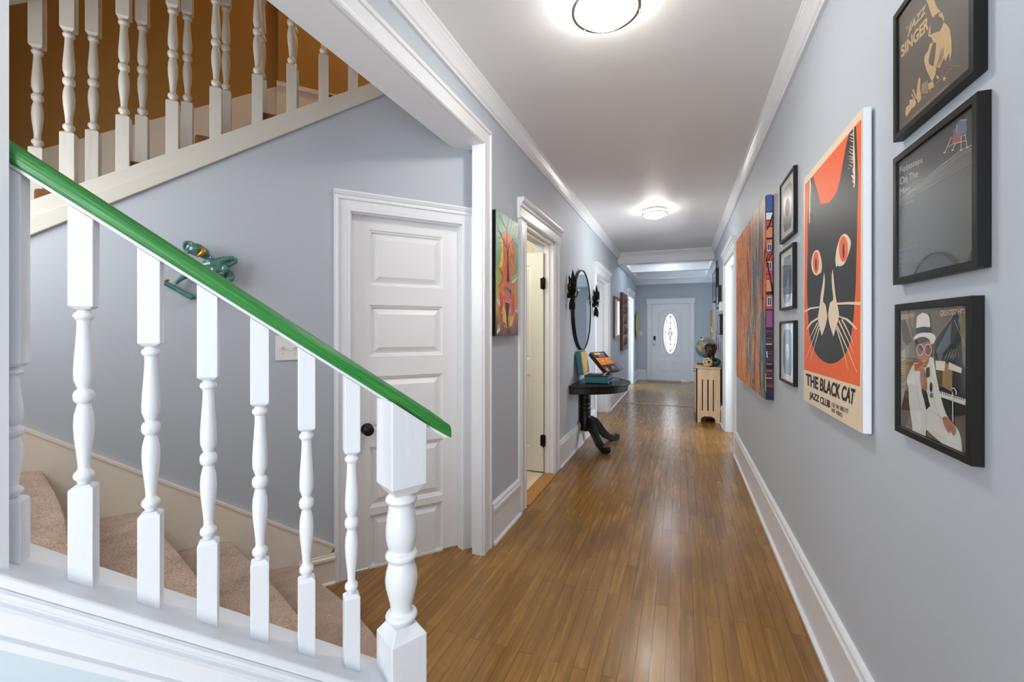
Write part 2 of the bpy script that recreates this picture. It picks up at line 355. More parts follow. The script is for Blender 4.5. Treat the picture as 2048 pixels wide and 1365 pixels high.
def obj(name, mb, parent=None, label=None, bevel=0, recalc=True, seg=2, kind=None, autos=True):
    org = ORG.get(parent.name, Vector((0, 0, 0))) if parent else Vector((0, 0, 0))
    me = bpy.data.meshes.new(name)
    me.from_pydata([(p[0]-org.x, p[1]-org.y, p[2]-org.z) for p in mb.v], [], mb.f)
    for m in mb.mats: me.materials.append(m)
    me.polygons.foreach_set('material_index', mb.m); me.polygons.foreach_set('use_smooth', mb.sm)
    me.update()
    if recalc:
        bm = bmesh.new(); bm.from_mesh(me); bmesh.ops.recalc_face_normals(bm, faces=bm.faces); bm.to_mesh(me); bm.free()
    o = bpy.data.objects.new(name, me); COL.objects.link(o)
    if parent: o.parent = parent; ORG[o.name] = org
    else: ORG[o.name] = Vector((0, 0, 0))
    if label: o['label'] = label
    if kind: o['kind'] = kind
    if bevel:
        b = o.modifiers.new('bevel', 'BEVEL'); b.width = bevel; b.segments = seg; b.limit_method = 'ANGLE'; b.angle_limit = math.radians(35)
    return o
def tag(o, label, cat, group=None):
    o['label'] = label; o['category'] = cat
    if group: o['group'] = group
    return o
def thing(name, label, cat, loc, group=None):
    o = bpy.data.objects.new(name, None); COL.objects.link(o); o.location = loc; o.empty_display_size = .1
    ORG[o.name] = Vector(loc); return tag(o, label, cat, group)
def struct(name, mb, label=None, **k):
    o = obj(name, mb, None, label, **k); o['kind'] = 'structure'; return o
def whole(name, mb, label, cat, group=None, **k):
    """single-mesh thing with its origin at its own centre"""
    c = np.mean(np.array(mb.v), axis=0); e = [tuple(np.array(p)-c) for p in mb.v]; mb.v = e
    o = obj(name, mb, None, **k); o.location = c; return tag(o, label, cat, group)
# frames of the walls
def FL(x=-1.10): return ((x, 0, 0), (0, 1, 0), (0, 0, 1), (1, 0, 0))
def FR(x=.555): return ((x, 0, 0), (0, -1, 0), (0, 0, 1), (-1, 0, 0))
def FF(y=12.2): return ((0, y, 0), (1, 0, 0), (0, 0, 1), (0, -1, 0))
def FW(d): return (tuple(NW*d), tuple(DW), (0, 0, 1), tuple(NW))
XL, XR, HC, YB = -1.10, .555, 2.78, -2.6
# ================================================================ ROOM SHELL
b = MB(); b.box(-5, 1.6, -2.8, 12.35, -.1, 0, M['floor']); fl = struct('floor', b, 'oak strip floor along the hall')
b = MB(); b.box(-1.32, .7, YB-.1, 12.35, HC, HC+.12, M['ceil']); struct('ceiling', b, 'white painted ceiling of the hall')
# left corridor wall: openings stair (y .386..2.34, z<2.47), door A, door B, door C
WT = .19
def wall_left():
    b = MB(FL()); T = -WT
    b.box(YB, .27, 0, HC, T, 0, M['wall'])
    b.box(.27, 2.38, 2.50, HC, T, 0, M['wall'])
    b.box(2.38, 2.56, 0, HC, -.06, 0, M['wall']); b.box(2.56, 3.11, 0, HC, T, 0, M['wall'])
    b.box(3.11, 3.92, 2.15, HC, T, 0, M['wall'])
    b.box(3.92, 6.06, 0, HC, T, 0, M['wall'])
    b.box(6.06, 7.16, 2.12, HC, T, 0, M['wall'])
    b.box(7.16, 10.08, 0, HC, T, 0, M['wall'])
    b.box(10.08, 11.2, 2.12, HC, T, 0, M['wall'])
    b.box(11.2, 12.3, 0, HC, T, 0, M['wall'])
    return b
struct('wall_left', wall_left(), 'pale blue grey wall on the left of the hall')
b = MB(FR()); T = -.19
b.box(-5.3, 2.8, 0, HC, T, 0, M['wall']); b.box(-6.36, -5.3, 2.2, HC, T, 0, M['wall']); b.box(-8.62, -6.36, 0, HC, T, 0, M['wall'])
b.box(-12.3, -8.62, 0, HC, T-.15, -.19, M['wall'])
struct('wall_right', b, 'pale blue grey wall on the right of the hall')
b = MB(FF()); b.box(-1.3, -.735, 0, HC, -.15, 0, M['wall']); b.box(.235, .95, 0, HC, -.15, 0, M['wall']); b.box(-.735, .235, 2.035, HC, -.15, 0, M['wall'])
struct('wall_front', b, 'pale blue wall around the front door')
b = MB(((0, YB, 0), (1, 0, 0), (0, 0, 1), (0, 1, 0)))
b.box(-1.3, -.95, 0, HC, -.1, 0, M['wall']); b.box(.42, .75, 0, HC, -.1, 0, M['wall']); b.box(-.95, .42, 0, .5, -.1, 0, M['wall']); b.box(-.95, .42, 2.6, HC, -.1, 0, M['wall'])
struct('wall_back', b)
b = MB(((0, YB, 0), (1, 0, 0), (0, 0, 1), (0, 1, 0)))
b.sweep([(0, -.06), (0, .015), (.09, .015), (.09, -.06)], [(-.95, .5), (-.95, 2.6), (.42, 2.6), (.42, .5)], M['trim'], closed=True)
b.box(-.28, -.24, .5, 2.6, -.05, -.01, M['trim']); b.box(-.95, .42, 1.53, 1.57, -.05, -.01, M['trim'])
struct('added_window_1', b)  # assumed window, put in for the fill light from behind
# ---- side rooms seen through the doorways
def room(name, x0, x1, y0, y1, z1, wm, fm):
    b = MB(); t = .05
    b.box(x0-t, x0, y0-t, y1+t, 0, z1, wm) if x0 < -1.3 else b.box(x1, x1+t, y0-t, y1+t, 0, z1, wm)
    b.box(x0, x1, y0-t, y0, 0, z1, wm); b.box(x0, x1, y1, y1+t, 0, z1, wm); b.box(x0-t, x1+t, y0-t, y1+t, z1, z1+t, wm)
    b.box(x0, x1, y0, y1, .001, .006, fm)
    return struct(name, b)
room('wall_bathroom', -2.15, -1.292, 2.96, 4.55, 2.5, M['cream'], M['tile'])
room('wall_left_room', -2.6, -1.292, 5.7, 7.6, 2.6, M['wall'], M['floor'])
room('wall_left_far_room', -2.6, -1.292, 9.6, 11.6, 2.6, M['wall'], M['floor'])
room('wall_right_room', .747, 2.0, 5.0, 6.8, 2.6, M['wall'], M['floor'])
# ---- crown mouldings
CR = [(0, 0), (0, .016), (.018, .016), (.024, .024), (.05, .032), (.075, .044), (.085, .05), (.095, .052), (.1, .058), (.115, .058), (.115, 0)]
b = MB(FL()); b.sweep(CR, [(YB, HC-.115), (8.36, HC-.115)], M['trim']); struct('trim_1', b, 'white crown moulding on the left')
b = MB(FR()); b.sweep([(p, q) for p, q in CR], [(-8.36, HC-.115), (2.6, HC-.115)], M['trim']); struct('trim_2', b, 'white crown moulding on the right')
# ---- baseboards
BS = [(0, 0), (0, .032), (.012, .032), (.02, .022), (.02, .018), (.2, .018), (.205, .026), (.225, .026), (.235, .02), (.25, .018), (.258, .012), (.26, 0)]
def base(name, fr, spans, label=None):
    b = MB(fr)
    for a0, a1 in spans: b.sweep(BS, [(a0, 0), (a1, 0)], M['trim'])
    struct(name, b, label)
base('baseboard_left', FL(), [(YB, .26), (2.475, 2.955), (4.08, 5.935), (7.285, 9.955), (11.325, 12.2)])
base('baseboard_right', FR(), [(-5.17, 2.6), (-8.62, -6.49)])
base('baseboard_right_far', FR(.745), [(-12.2, -8.62)])
base('baseboard_front', FF(), [(-1.1, -.86), (.36, .745)])
# ---- coffered ceiling at the far end
def beam(y0, y1):
    b = MB(); zb = 2.575
    b.box(XL, XR+.19, y0+.055, y1-.055, zb, HC, M['trim'])
    pr = [(0, 0), (.0, .006), (.05, .006), (.056, .016), (.085, .03), (.1, .05), (.12, .055), (.12, 0)]
    for fr in (((0, y0+.055, 0), (1, 0, 0), (0, 0, 1), (0, -1, 0)),):
        c = MB(fr); c.sweep([(p, q) for p, q in pr], [(XL, HC-.12), (XR+.19, HC-.12)], M['trim'])
        c.sweep([(0, 0), (0, .008), (.014, .008), (.018, 0)], [(XL, zb), (XR+.19, zb)], M['trim'])
        b.v += []; n = len(b.v); b.v += c.v; b.f += [[i+n for i in f] for f in c.f]; b.m += c.m; b.sm += c.sm
    return b
for k, (y0, y1) in enumerate(((8.31, 8.62), (9.62, 9.93), (10.85, 11.16))):
    struct('trim_%d' % (3+k), beam(y0, y1), 'white boxed ceiling beam crossing the far hall')
b = MB(); b.box(XL, XR+.19, 11.85, 12.2, 2.575-.05, HC, M['trim']); b.box(XL, XL+.13, 8.5, 12.2, 2.572, HC, M['trim']); b.box(XR-.02, XR+.19, 8.5, 12.2, 2.572, HC, M['trim'])
for x, sx in ((XL+.13, 1), (XR-.02, -1)):
    c = MB(((x, 0, 0), (0, 1, 0), (0, 0, 1), (sx, 0, 0))); c.sweep([(0, 0), (0, .008), (.04, .012), (.07, .04), (.09, .045), (.09, 0)], [(8.6, HC-.09), (11.9, HC-.09)], M['trim'])
    n = len(b.v); b.v += c.v; b.f += [[i+n for i in f] for f in c.f]; b.m += c.m; b.sm += c.sm
struct('trim_6', b, 'white border of the coffered ceiling')
# ================================================================ DOOR CASINGS
CAS = [(0, 0), (0, .012), (.006, .018), (.02, .018), (.024, .012), (.03, .014), (.085, .016), (.09, .024), (.1, .024), (.106, .018), (.118, .018), (.12, 0)]
def head(b, a0, a1, z0, h=.13, m=None):
    m = m or M['trim']
    pr = [(0, 0), (0, .022), (.012, .026), (.02, .02), (h*.55, .022), (h*.6, .03), (h*.72, .034), (h*.8, .046), (h*.92, .052), (h, .052), (h, 0)]
    b.sweep(pr, [(a0, z0), (a1, z0)], m)
def casing(name, fr, a0, a1, z1, wd=.12, depth=.19, headh=.15, label=None):
    b = MB(fr); k = wd/.12
    pr = [(p*k, q) for p, q in CAS]
    b.sweep([(-p, q) for p, q in pr], [(a0, z1), (a0, 0)], M['trim']); b.sweep([(-p, q) for p, q in pr], [(a1, 0), (a1, z1)], M['trim'])
    head(b, a0-wd-.015, a1+wd+.015, z1, headh)
    t = .02
    b.box(a0-.004, a0+t, 0, z1, -depth, .004, M['trim']); b.box(a1-t, a1+.004, 0, z1, -depth, .004, M['trim']); b.box(a0, a1, z1-t, z1+.004, -depth, .004, M['trim'])
    b.box(a0+t, a0+t+.012, 0, z1-t, -depth*.75, -depth*.45, M['trim']); b.box(a1-t-.012, a1-t, 0, z1-t, -depth*.75, -depth*.45, M['trim']); b.box(a0+t, a1-t, z1-t-.012, z1-t, -depth*.75, -depth*.45, M['trim'])
    return struct(name, b, label)
casing('trim_7', FL(), 3.11, 3.92, 2.15, wd=.15, depth=.085, label='white casing of the bathroom doorway, first door on the left')
casing('trim_8', FL(), 6.06, 7.16, 2.12, label='white casing of the doorway beyond the round mirror')
casing('trim_9', FL(), 10.08, 11.2, 2.12, label='white casing of the last doorway on the left')
casing('trim_10', FR(), -6.36, -5.3, 2.2, wd=.12, label='white casing of the doorway on the right')
# stair opening: big mitred casing
b = MB(FL()); pr = [(p*.93, q) for p, q in CAS]
b.sweep(pr, [(2.345, 0), (2.345, 2.445), (.27, 2.445), (.27, 0)][::-1], M['trim'])
b.box(.262, 2.40, 2.443, 2.51, -.19, .0, M['trim'])
b.box(2.338, 2.40, 0, 2.5, -.062, .003, M['trim'])
b.box(.12, .372, 0, 2.5, -.19, .06, M['trim'])
struct('trim_11', b, 'white cased opening between the hall and the stairs')
# threshold strips
b = MB(); b.box(-1.19, -1.07, 3.13, 3.90, .0, .008, M['oak']); b.box(-1.30, -1.19, 3.13, 3.90, 0, .006, M['tile']); struct('trim_12', b, bevel=.003)
b = MB(); b.box(XL+.01, XR+.15, 8.13, 8.24, .0, .005, M['oak']); struct('trim_13', b, bevel=.002)
# ================================================================ STAIR HALL
# wall under the upper flight (with closet door)
s0, z0_ = on_w(50, 478, D_WALL); s1, z1_ = on_w(790, 182, D_WALL)
mS = (z1_-z0_)/(s1-s0)
def zbot(s): return z0_+mS*(s-s0)
sa, za = on_w(50, 405, D_WALL); sb, zb_ = on_w(760, 160, D_WALL)
mT = (zb_-za)/(sb-sa)
def ztop(s): return za+mT*(s-sa)
b = MB(FW(D_WALL)); dL, dR, dT = .352, .992, 1.978
SE = 1.15
def strip(a0, a1, lo, m):
    b.prism([(a0, lo), (a1, lo), (a1, zbot(a1)+.05), (a0, zbot(a0)+.05)], -.1, 0, m)
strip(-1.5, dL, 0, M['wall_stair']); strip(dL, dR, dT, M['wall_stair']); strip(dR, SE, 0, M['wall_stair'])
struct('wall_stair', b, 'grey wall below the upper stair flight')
# end wall of stair well on the left, knee wall below the railing
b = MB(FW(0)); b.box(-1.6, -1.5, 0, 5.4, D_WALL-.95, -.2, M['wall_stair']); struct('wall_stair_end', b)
# far upper wall
DF = D_WALL-.8
b = MB(FW(DF)); 
b.prism([(-2.2, .8), (-.6, 2.2), (.0, 2.65), (1.4, 2.65), (1.4, 5.4), (-2.2, 5.4)], -.08, 0, M['ochre'])
b.box(.009, 1.4, 2.78, 5.4, 0, .03, M['ochre'])
struct('wall_upstairs', b, 'ochre wall of the upper stairwell')
b = MB(FW(0)); b.box(1.4, 1.5, 2.9, 5.4, DF-.1, -1.0, M['ochre'])
struct('wall_upstairs_end', b)
b = MB(); b.box(-4.5, -1.29, -2.5, 5.5, 5.4, 5.5, M['ceil']); struct('ceiling_stairwell', b)
b = MB(); b.box(-1.29, -1.2, -2.5, 4.5, HC+.12, 5.4, M['ochre']); struct('wall_above_hall', b)
b = MB(); b.box(-4.5, -1.29, -2.0, -1.95, 0, 2.0, M['wall_stair']); b.box(-4.5, -1.29, -2.0, -1.95, 3.6, 5.4, M['wall_stair']); struct('wall_stair_back', b)
# upstairs skirting
b = MB(FW(DF))
k1 = on_w(90, 300, DF); k2 = on_w(500, 190, DF); k3 = on_w(556, 170, DF); k4 = on_w(556, 207, DF)
mk = (k2[1]-k1[1])/(k2[0]-k1[0])
def zsk(s): return k1[1]+mk*(s-k1[0])
b.prism([(-1.8, zsk(-1.8)-.5), (.0, zsk(0)-.5), (.0, zsk(0)), (-1.8, zsk(-1.8))], 0, .018, M['trim2'])
b.box(.0, 1.4, k4[1]-.4, k3[1], .03, .045, M['trim2']); b.box(0, 1.4, k3[1]-.03, k3[1], .045, .055, M['trim2'])
struct('baseboard_upstairs', b)
# ---- upper flight: steps + stringer
c1 = on_w(320, 300, DF); c2 = on_w(500, 243, DF)
st = thing('staircase', 'upper stair flight with brown carpet and white stringer rising to the right', 'staircase', tuple(NW*D_WALL+DW*(-.9)))
b = MB(FW(0)); mC = .62
def znose(s): return c1[1]+mC*(s-c1[0])
steps = []
s = -1.42
while s < .6:
    steps.append(s); s += .27
for k, s in enumerate(steps):
    e = MB(FW(0)); zt = ztop(s)+.06
    e.box(s, s+.29, zt-.17, zt, DF+.02, D_WALL-.02, M['carpet2']); obj('step', e, st, bevel=.012)
e = MB(FW(D_WALL)); sE = .93
m = mat('stringer_paint', (202, 197, 186), .4, bump=.15, bscale=40)
def zmid(s): return zbot(s)+.47*(ztop(s)-zbot(s))
e.prism([(-1.5, zmid(-1.5)), (sE, zmid(sE)), (sE, ztop(sE)), (-1.5, ztop(-1.5))], -.06, .004, m)
e.prism([(-1.5, zbot(-1.5)), (sE, zbot(sE)), (sE, zmid(sE)+.004), (-1.5, zmid(-1.5)+.004)], -.06, .016, m)
obj('stringer', e, st, bevel=.003)
# ---- lower flight, winding round to the left
lo = thing('staircase', 'lower winding steps with beige carpet behind the green handrail', 'staircase', tuple(NW*(-1.8)))
skL = on_w(40, 850, D_WALL); skR = on_w(670, 1090, D_WALL)
T4 = on_w(584, 1128, D_WALL); T3 = on_w(461, 1079, D_WALL); T2 = on_w(280, 1022, D_WALL); T1 = on_w(89, 939, D_WALL)
nose_w = [T4, T3, T2, T1, (-1.12, .95)]
# rail-side nosing ends
RD = D_RAIL-.055
def rail_end(u, v, z): p = at_z(u, v, z); return p
ends = [at_z(761, 1281, T4[1]), at_z(600, 1265, T3[1]), at_z(397, 1195, T2[1]), at_z(112, 1110, T1[1])]
SN = .2702
for k in range(4):
    s, z = nose_w[k]; A = NW*(D_WALL+.012)+DW*s
    E = ends[k].copy(); E[2] = 0
    # run the nosing on until it meets the inner face of the curb
    dirv = E-A; t = (RD-NW@A)/(NW@dirv); B = A+dirv*t
    s2, z2 = nose_w[k+1]; A2 = NW*(D_WALL+.012)+DW*(s2-.05)
    if k < 3:
        E2 = ends[k+1].copy(); E2[2] = 0; d2 = E2-NW*(D_WALL+.012)-DW*s2; t2 = (RD-NW@(A2+DW*.05))/(NW@d2); B2 = A2+d2*t2
    else: B2 = A2+NW*(RD-D_WALL)
    if k == 0: B = E
    # nosing edge bulges out to the room a little
    n = 9; edge = []
    for i in range(n):
        q = i/(n-1); bulge = .035*math.sin(math.pi*q)
        edge.append(A+(B-A)*q+DW*bulge)
    poly = edge+([NW*RD+DW*(SN-.07)] if k == 0 else [])+[B2, A2]
    e = MB(); zb = 0.0 if k == 0 else max(0, nose_w[k-1][1]-.03)
    m_ = len(poly)
    # rounded nose: top ring slightly inset
    c = sum(poly)/m_
    lay = [(zb, -.016), (z-.05, -.016), (z-.034, -.002), (z-.012, 0), (z-.003, -.006), (z, -.016)]
    vs = []
    for zz, off in lay:
        for i, p in enumerate(poly):
            o_ = DW*off if i < n else DW*0
            vs.append((p[0]+o_[0], p[1]+o_[1], zz))
    fs = [tuple(range(m_))[::-1], tuple((len(lay)-1)*m_+i for i in range(m_))]
    for j in range(len(lay)-1):
        for i in range(m_): fs.append((j*m_+i, j*m_+(i+1) % m_, (j+1)*m_+(i+1) % m_, (j+1)*m_+i))
    e.add(vs, fs, M['carpet'])
    obj('step', e, lo)
# skirt board on the wall
b = MB(FW(D_WALL)); mk2 = (skR[1]-skL[1])/(skR[0]-skL[0])
def zs2(s): return skL[1]+mk2*(s-skL[0])
rb_ = on_w(643, 1133, D_WALL)
b.prism([(-1.5, zs2(-1.5)-.5), (-.3, .0), (.13, .0), (rb_[0], rb_[1]), skR, (-1.5, zs2(-1.5))], 0, .016, M['trim2'])
b.prism([(-1.5, zs2(-1.5)-.012), (skR[0], skR[1]-.012), skR, (-1.5, zs2(-1.5))], .016, .021, M['trim2'])
obj('skirt_board', b, lo)
b = MB(FW(D_WALL)); b.sweep([(p*.62, q) for p, q in BS], [(.1, 0), (.272, 0)], M['trim2']); struct('baseboard_stair', b)
# ---- closet door in that wall
b = MB(FW(D_WALL-.035)); b.box(dL, dL+.105, .012, dT, -.035, 0, M['door']); b.box(dR-.105, dR, .012, dT, -.035, 0, M['door'])
pz = [(on_w(745, v0, D_WALL)[1], on_w(745, v1, D_WALL)[1]) for v0, v1 in ((476, 572), (619, 706), (748, 843), (872, 982), (1003, 1110))]
pz = []
for (v0, v1) in ((475, 578), (614, 710), (747, 848), (877, 990), (1003, 1130)):
    pz.append((on_w(886, v0, D_WALL-.035)[1], on_w(886, v1, D_WALL-.035)[1]))
pz = [(max(p), min(p)) for p in pz]
edges = [dT]+[x for p in pz for x in p]+[.012]
for i in range(0, len(edges), 2): b.box(dL+.105, dR-.105, edges[i+1], edges[i], -.035, 0, M['door'])
for t_, b_ in pz: b.panel(dL+.105, dR-.105, b_, t_, 0, M['door'], d=.02, bev=.032)
d1 = struct('door_1', b, 'white five panel closet door under the stairs')
ks, kz = on_w(735, 861, D_WALL)
b = MB(FW(D_WALL-.035)); b.lathe([(0, .032), (.004, .033), (.008, .024), (.012, .012), (.035, .011), (.04, .024), (.052, .03), (.064, .027), (.07, .012)], ks+.003, kz, M['black'], n=24, axis='c')
obj('door_knob', b, d1, 'black round door knob')
b = MB(FW(D_WALL)); pr = [(-p*.7, q) for p, q in CAS]
b.sweep([(-p, q) for p, q in pr], [(dL, 0), (dL, dT), (dR, dT), (dR, 0)], M['trim'])
hs = .1
b.sweep([(.084, 0), (.084, .02), (.094, .026), (.1, .03), (.108, .03), (.108, 0)], [(dL-.085, dT), (dR+.085, dT)], M['trim'])
b.box(dL-.004, dL+.006, 0, dT, -.07, .003, M['trim']); b.box(dR-.006, dR+.004, 0, dT, -.07, .003, M['trim']); b.box(dL, dR, dT-.006, dT+.004, -.07, .003, M['trim'])
b.box(dR+.08, 1.16, 0, zbot(1.1), 0, .012, M['trim']) if False else None
struct('trim_14', b, 'white casing of the closet door')
# ---- knee wall + curb under the lower railing
f1 = on_w(168, 1172, D_RAIL+.017); f2 = on_w(703, 1340, D_RAIL+.017); mR = (f2[1]-f1[1])/(f2[0]-f1[0])
def zf(s): return f1[1]+mR*(s-f1[0])
SN = .2702; SL = -.425
b = MB(FW(D_RAIL)); b.prism([(SL, 0), (SN, 0), (SN, zf(SN)-.02), (SL, zf(SL)-.02)], -.05, .045, M['knee'])
struct('wall_knee', b, 'pale aqua low wall below the stair railing')
cb = thing('stair_curb', 'white moulded sloping curb that carries the green railed balusters', 'curb', tuple(NW*D_RAIL+DW*SL))
b = MB(FW(D_RAIL)); b.prism([(SL, zf(SL)-.024), (SN, zf(SN)-.024), (SN, zf(SN)), (SL, zf(SL))], -.062, .056, M['bal']); obj('cap_board', b, cb, bevel=.006, seg=3)
b = MB(FW(D_RAIL+.045)); L_ = [(SL, zf(SL)-.024), (SN, zf(SN)-.024)]
FAS = [(0, 0), (0, .009), (-.004, .013), (-.012, .013), (-.018, .008), (-.022, .006), (-.026, .012), (-.03, .014), (-.036, .01), (-.075, .008), (-.079, .014), (-.083, .013), (-.086, .008), (-.1, .008), (-.104, .004), (-.104, 0)]
b.sweep([(0, 0), (0, .009), (-.004, .013), (-.012, .013), (-.018, .008), (-.022, .006), (-.026, .012), (-.03, .014), (-.036, .01), (-.075, .008), (-.079, .014), (-.083, .013), (-.086, .008), (-.1, .008), (-.104, .004), (-.104, 0)][:0] or [(p*.82, q) for p, q in FAS], L_, M['bal'])
obj('fascia_moulding', b, cb)
# ---- lower railing
PROF = [(0, .5), (.012, .58), (.022, .8), (.036, .88), (.05, .8), (.06, .6), (.08, .57), (.13, .6), (.2, .68), (.28, .78), (.35, .84), (.4, .82), (.435, .62), (.455, .5), (.465, .74), (.48, .86), (.497, .88), (.515, .84), (.528, .72), (.538, .52), (.555, .6), (.6, .78), (.66, .84), (.73, .78), (.8, .64), (.86, .53), (.905, .48), (.92, .55), (.932, .78), (.948, .86), (.965, .82), (.978, .6), (1, .5)]
NPROF = [(0, .62), (.012, .66), (.03, .8), (.045, .86), (.06, .82), (.075, .68), (.09, .66), (.13, .7), (.2, .78), (.28, .83), (.34, .82), (.4, .74), (.43, .64), (.445, .62), (.455, .78), (.475, .85), (.495, .84), (.51, .74), (.52, .64), (.55, .7), (.6, .8), (.66, .86), (.72, .82), (.78, .72), (.85, .6), (.9, .56), (.915, .62), (.925, .78), (.945, .86), (.965, .8), (.98, .66), (1, .62)]
def baluster(fr, s, c, zt_top, z_t1, z_t0, z_b, hw, mat_, slope=0, rot=0, newel=False, nn=20):
    """square block, turned middle, square block; top cut parallel to the rail"""
    ca, sa_ = math.cos(rot), math.sin(rot)
    f = (fr[0], tuple(np.array(fr[1])), fr[2], fr[3])
    O = np.array(fr[0])+np.array(fr[1])*s+np.array(fr[3])*c
    A = np.array(fr[1])*ca+np.array(fr[3])*sa_; C = -np.array(fr[1])*sa_+np.array(fr[3])*ca
    e = MB((O, A, fr[2], C))
    ch = hw*(.55 if newel else .35)
    def block(z0, z1, top_s, bot_s, ctop, cbot):
        rings = []
        if cbot: rings += [(z0, hw*.62), (z0+ch, hw)]
        else: rings += [(z0, hw)]
        if ctop: rings += [(z1-ch, hw), (z1, hw*.62)]
        else: rings += [(z1, hw)]
        vs = []
        for i, (z, r) in enumerate(rings):
            for (x, y) in ((-1, -1), (1, -1), (1, 1), (-1, 1)):
                dz = 0
                if i == 0: dz = bot_s*x*r
                if i == len(rings)-1: dz = top_s*x*r
                vs.append((x*r, z+dz, y*r))
        fs = [(3, 2, 1, 0)]
        for j in range(len(rings)-1):
            for k in range(4): fs.append((j*4+k, j*4+(k+1) % 4, j*4+4+(k+1) % 4, j*4+4+k))
        j = (len(rings)-1)*4; fs.append((j, j+1, j+2, j+3)); e.add(vs, fs, mat_)
    block(z_t1, zt_top, slope, 0, False, True); block(z_b, z_t0, 0, slope, True, False)
    H = z_t1-z_t0
    e.lathe([(z_t1-t*H, r*hw) for t, r in (NPROF if newel else PROF)], 0, 0, mat_, n=nn)
    return e
rl = thing('stair_railing', 'lower stair railing with green handrail, white turned balusters and newel post', 'railing', tuple(NW*D_RAIL+DW*SN))
rtL = on_w(17, 280, D_RAIL); rtR = on_w(905, 852, D_RAIL); rbL = on_w(20, 326, D_RAIL+.03); rbR = on_w(905, 881, D_RAIL+.03)
mRail = (rbR[1]-rbL[1])/(rbR[0]-rbL[0])
def zrail(s): return rbL[1]+mRail*(s-rbL[0])
fr = FW(D_RAIL)
bx = [(25, 735, 995), (168, 620, 968), (302, 693, 1022), (417, 760, 1078), (520, 812, 1118), (613, 862, 1153), (703, 908, 1186)]
for i, (u, vt, vb) in enumerate(bx):
    s = on_w(u, 660, D_RAIL)[0]
    if i == 0: s = on_w(20, 660, D_RAIL)[0]+.002
    e = baluster(fr, s, 0, zrail(s)-.008, on_w(u, vt, D_RAIL)[1], on_w(u, vb, D_RAIL)[1], zf(s)-.001, .0172, M['bal'], slope=mRail)
    obj('baluster', e, rl, bevel=.0015)
e = baluster(fr, SN+.0, 0, zrail(SN)-.006, on_w(803, 985, D_RAIL)[1], on_w(803, 1243, D_RAIL)[1], 0, .0455, M['bal'], slope=mRail, rot=math.radians(-11.5), nn=36, newel=True)
nw = obj('newel_post', e, rl, 'thick white turned newel post', bevel=.003)
# handrail cross-section swept along the slope
def handrail(name, fr, s0, s1, zfun, mslope, w_, h_, matg, parent, lab=None):
    e = MB(fr); n = 16
    prof = [(-w_*.42, 0), (-w_*.5, h_*.12), (-w_*.5, h_*.55), (-w_*.42, h_*.8), (-w_*.25, h_*.95), (0, h_), (w_*.25, h_*.95), (w_*.42, h_*.8), (w_*.5, h_*.55), (w_*.5, h_*.12), (w_*.42, 0)]
    vs = []; ss = [s0+(s1-s0)*i/n for i in range(n+1)]
    for i, s in enumerate(ss):
        k = 1.0
        if i == n: k = .8
        for q, h in prof: vs.append((s, zfun(s)+h*1.2*k+(0 if i < n else .004), q*(k if i == n else 1)))
    m_ = len(prof); fs = [tuple(range(m_)), tuple(n*m_+j for j in range(m_))[::-1]]
    for i in range(n):
        for j in range(m_): fs.append((i*m_+j, i*m_+(j+1) % m_, (i+1)*m_+(j+1) % m_, (i+1)*m_+j))
    e.add(vs, fs, matg, True)
    o = obj(name, e, parent, lab, bevel=0)
    uv = o.data.uv_layers.new(name='UVMap')
    for p in o.data.polygons:
        for li in p.loop_indices:
            vi = o.data.loops[li].vertex_index; uv.data[li].uv = ((vi//m_)/n*1.1, (vi % m_)/m_*.15)
    try:
        o.data.set_sharp_from_angle(angle=math.radians(50))
    except Exception: pass
    return o
handrail('handrail', fr, rbL[0]-.012, rbR[0]+.0, zrail, mRail, .056, .033, M['green'], rl, 'bright green painted handrail')
e = MB(fr); e.prism([(SL, zrail(SL)-.007), (rbR[0]-.015, zrail(rbR[0]-.015)-.007), (rbR[0]-.005, zrail(rbR[0]-.005)+.002), (SL, zrail(SL)+.002)], -.021, .021, M['bal'])
obj('rail_fillet', e, rl, bevel=.002)
# ---- upper railings (two rows of balusters)
def upper(dd, rows, label, fdz, hw):
    r = thing('stair_railing', label, 'railing', tuple(NW*dd+DW*0))
    fr = FW(dd)
    pts = []
    for u, v1, v2 in rows:
        s, z0 = on_w(u, v1, dd); pts.append((s, z0, on_w(u, v2, dd)[1] if v2 else None))
    ln = np.polyfit([p[0] for p in pts], [p[1] for p in pts], 1); tl = np.mean([p[2]-p[1] for p in pts if p[2]])
    for p in pts:
        z0 = ln[0]*p[0]+ln[1]; z1 = z0+tl
        e = baluster(fr, p[0], 0, z1+.24, z1, z0, ztop(p[0])+fdz, hw, M['bal2'], slope=.62, nn=16)
        obj('baluster', e, r, bevel=.0015)
    a0, a1 = -1.45, pts[-1][0]+.1
    f = lambda s: ln[0]*s+ln[1]+tl+.236
    handrail('handrail', fr, a0, a1, f, .62, .06, .05, M['bal2'], r)
    e = MB(fr); ft = lambda s: ztop(s)+fdz
    e.prism([(a0, ft(a0)-.05), (a1, ft(a1)-.05), (a1, ft(a1)), (a0, ft(a0))], -hw-.006, hw+.006, M['trim2']); obj('shoe_rail', e, r)
near = [(-1, 0, 0), (28, 300, 0), (138, 264, 58), (248, 232, 38), (346, 203, 20), (432, 177, 5), (515, 152, 0), (583, 130, 0), (647, 110, 0), (706, 92, 0)][2:]
upper(D_WALL-.028, near, 'upper stair railing row nearest the hall on the white stringer', -.012, .0235)
far = [(75, 293, 90), (187, 262, 68), (285, 234, 52), (375, 205, 37), (452, 183, 22), (524, 161, 0), (588, 140, 0)]
upper(D_WALL-.22, far, 'second upper stair railing row standing behind the first row', -.02, .0235)
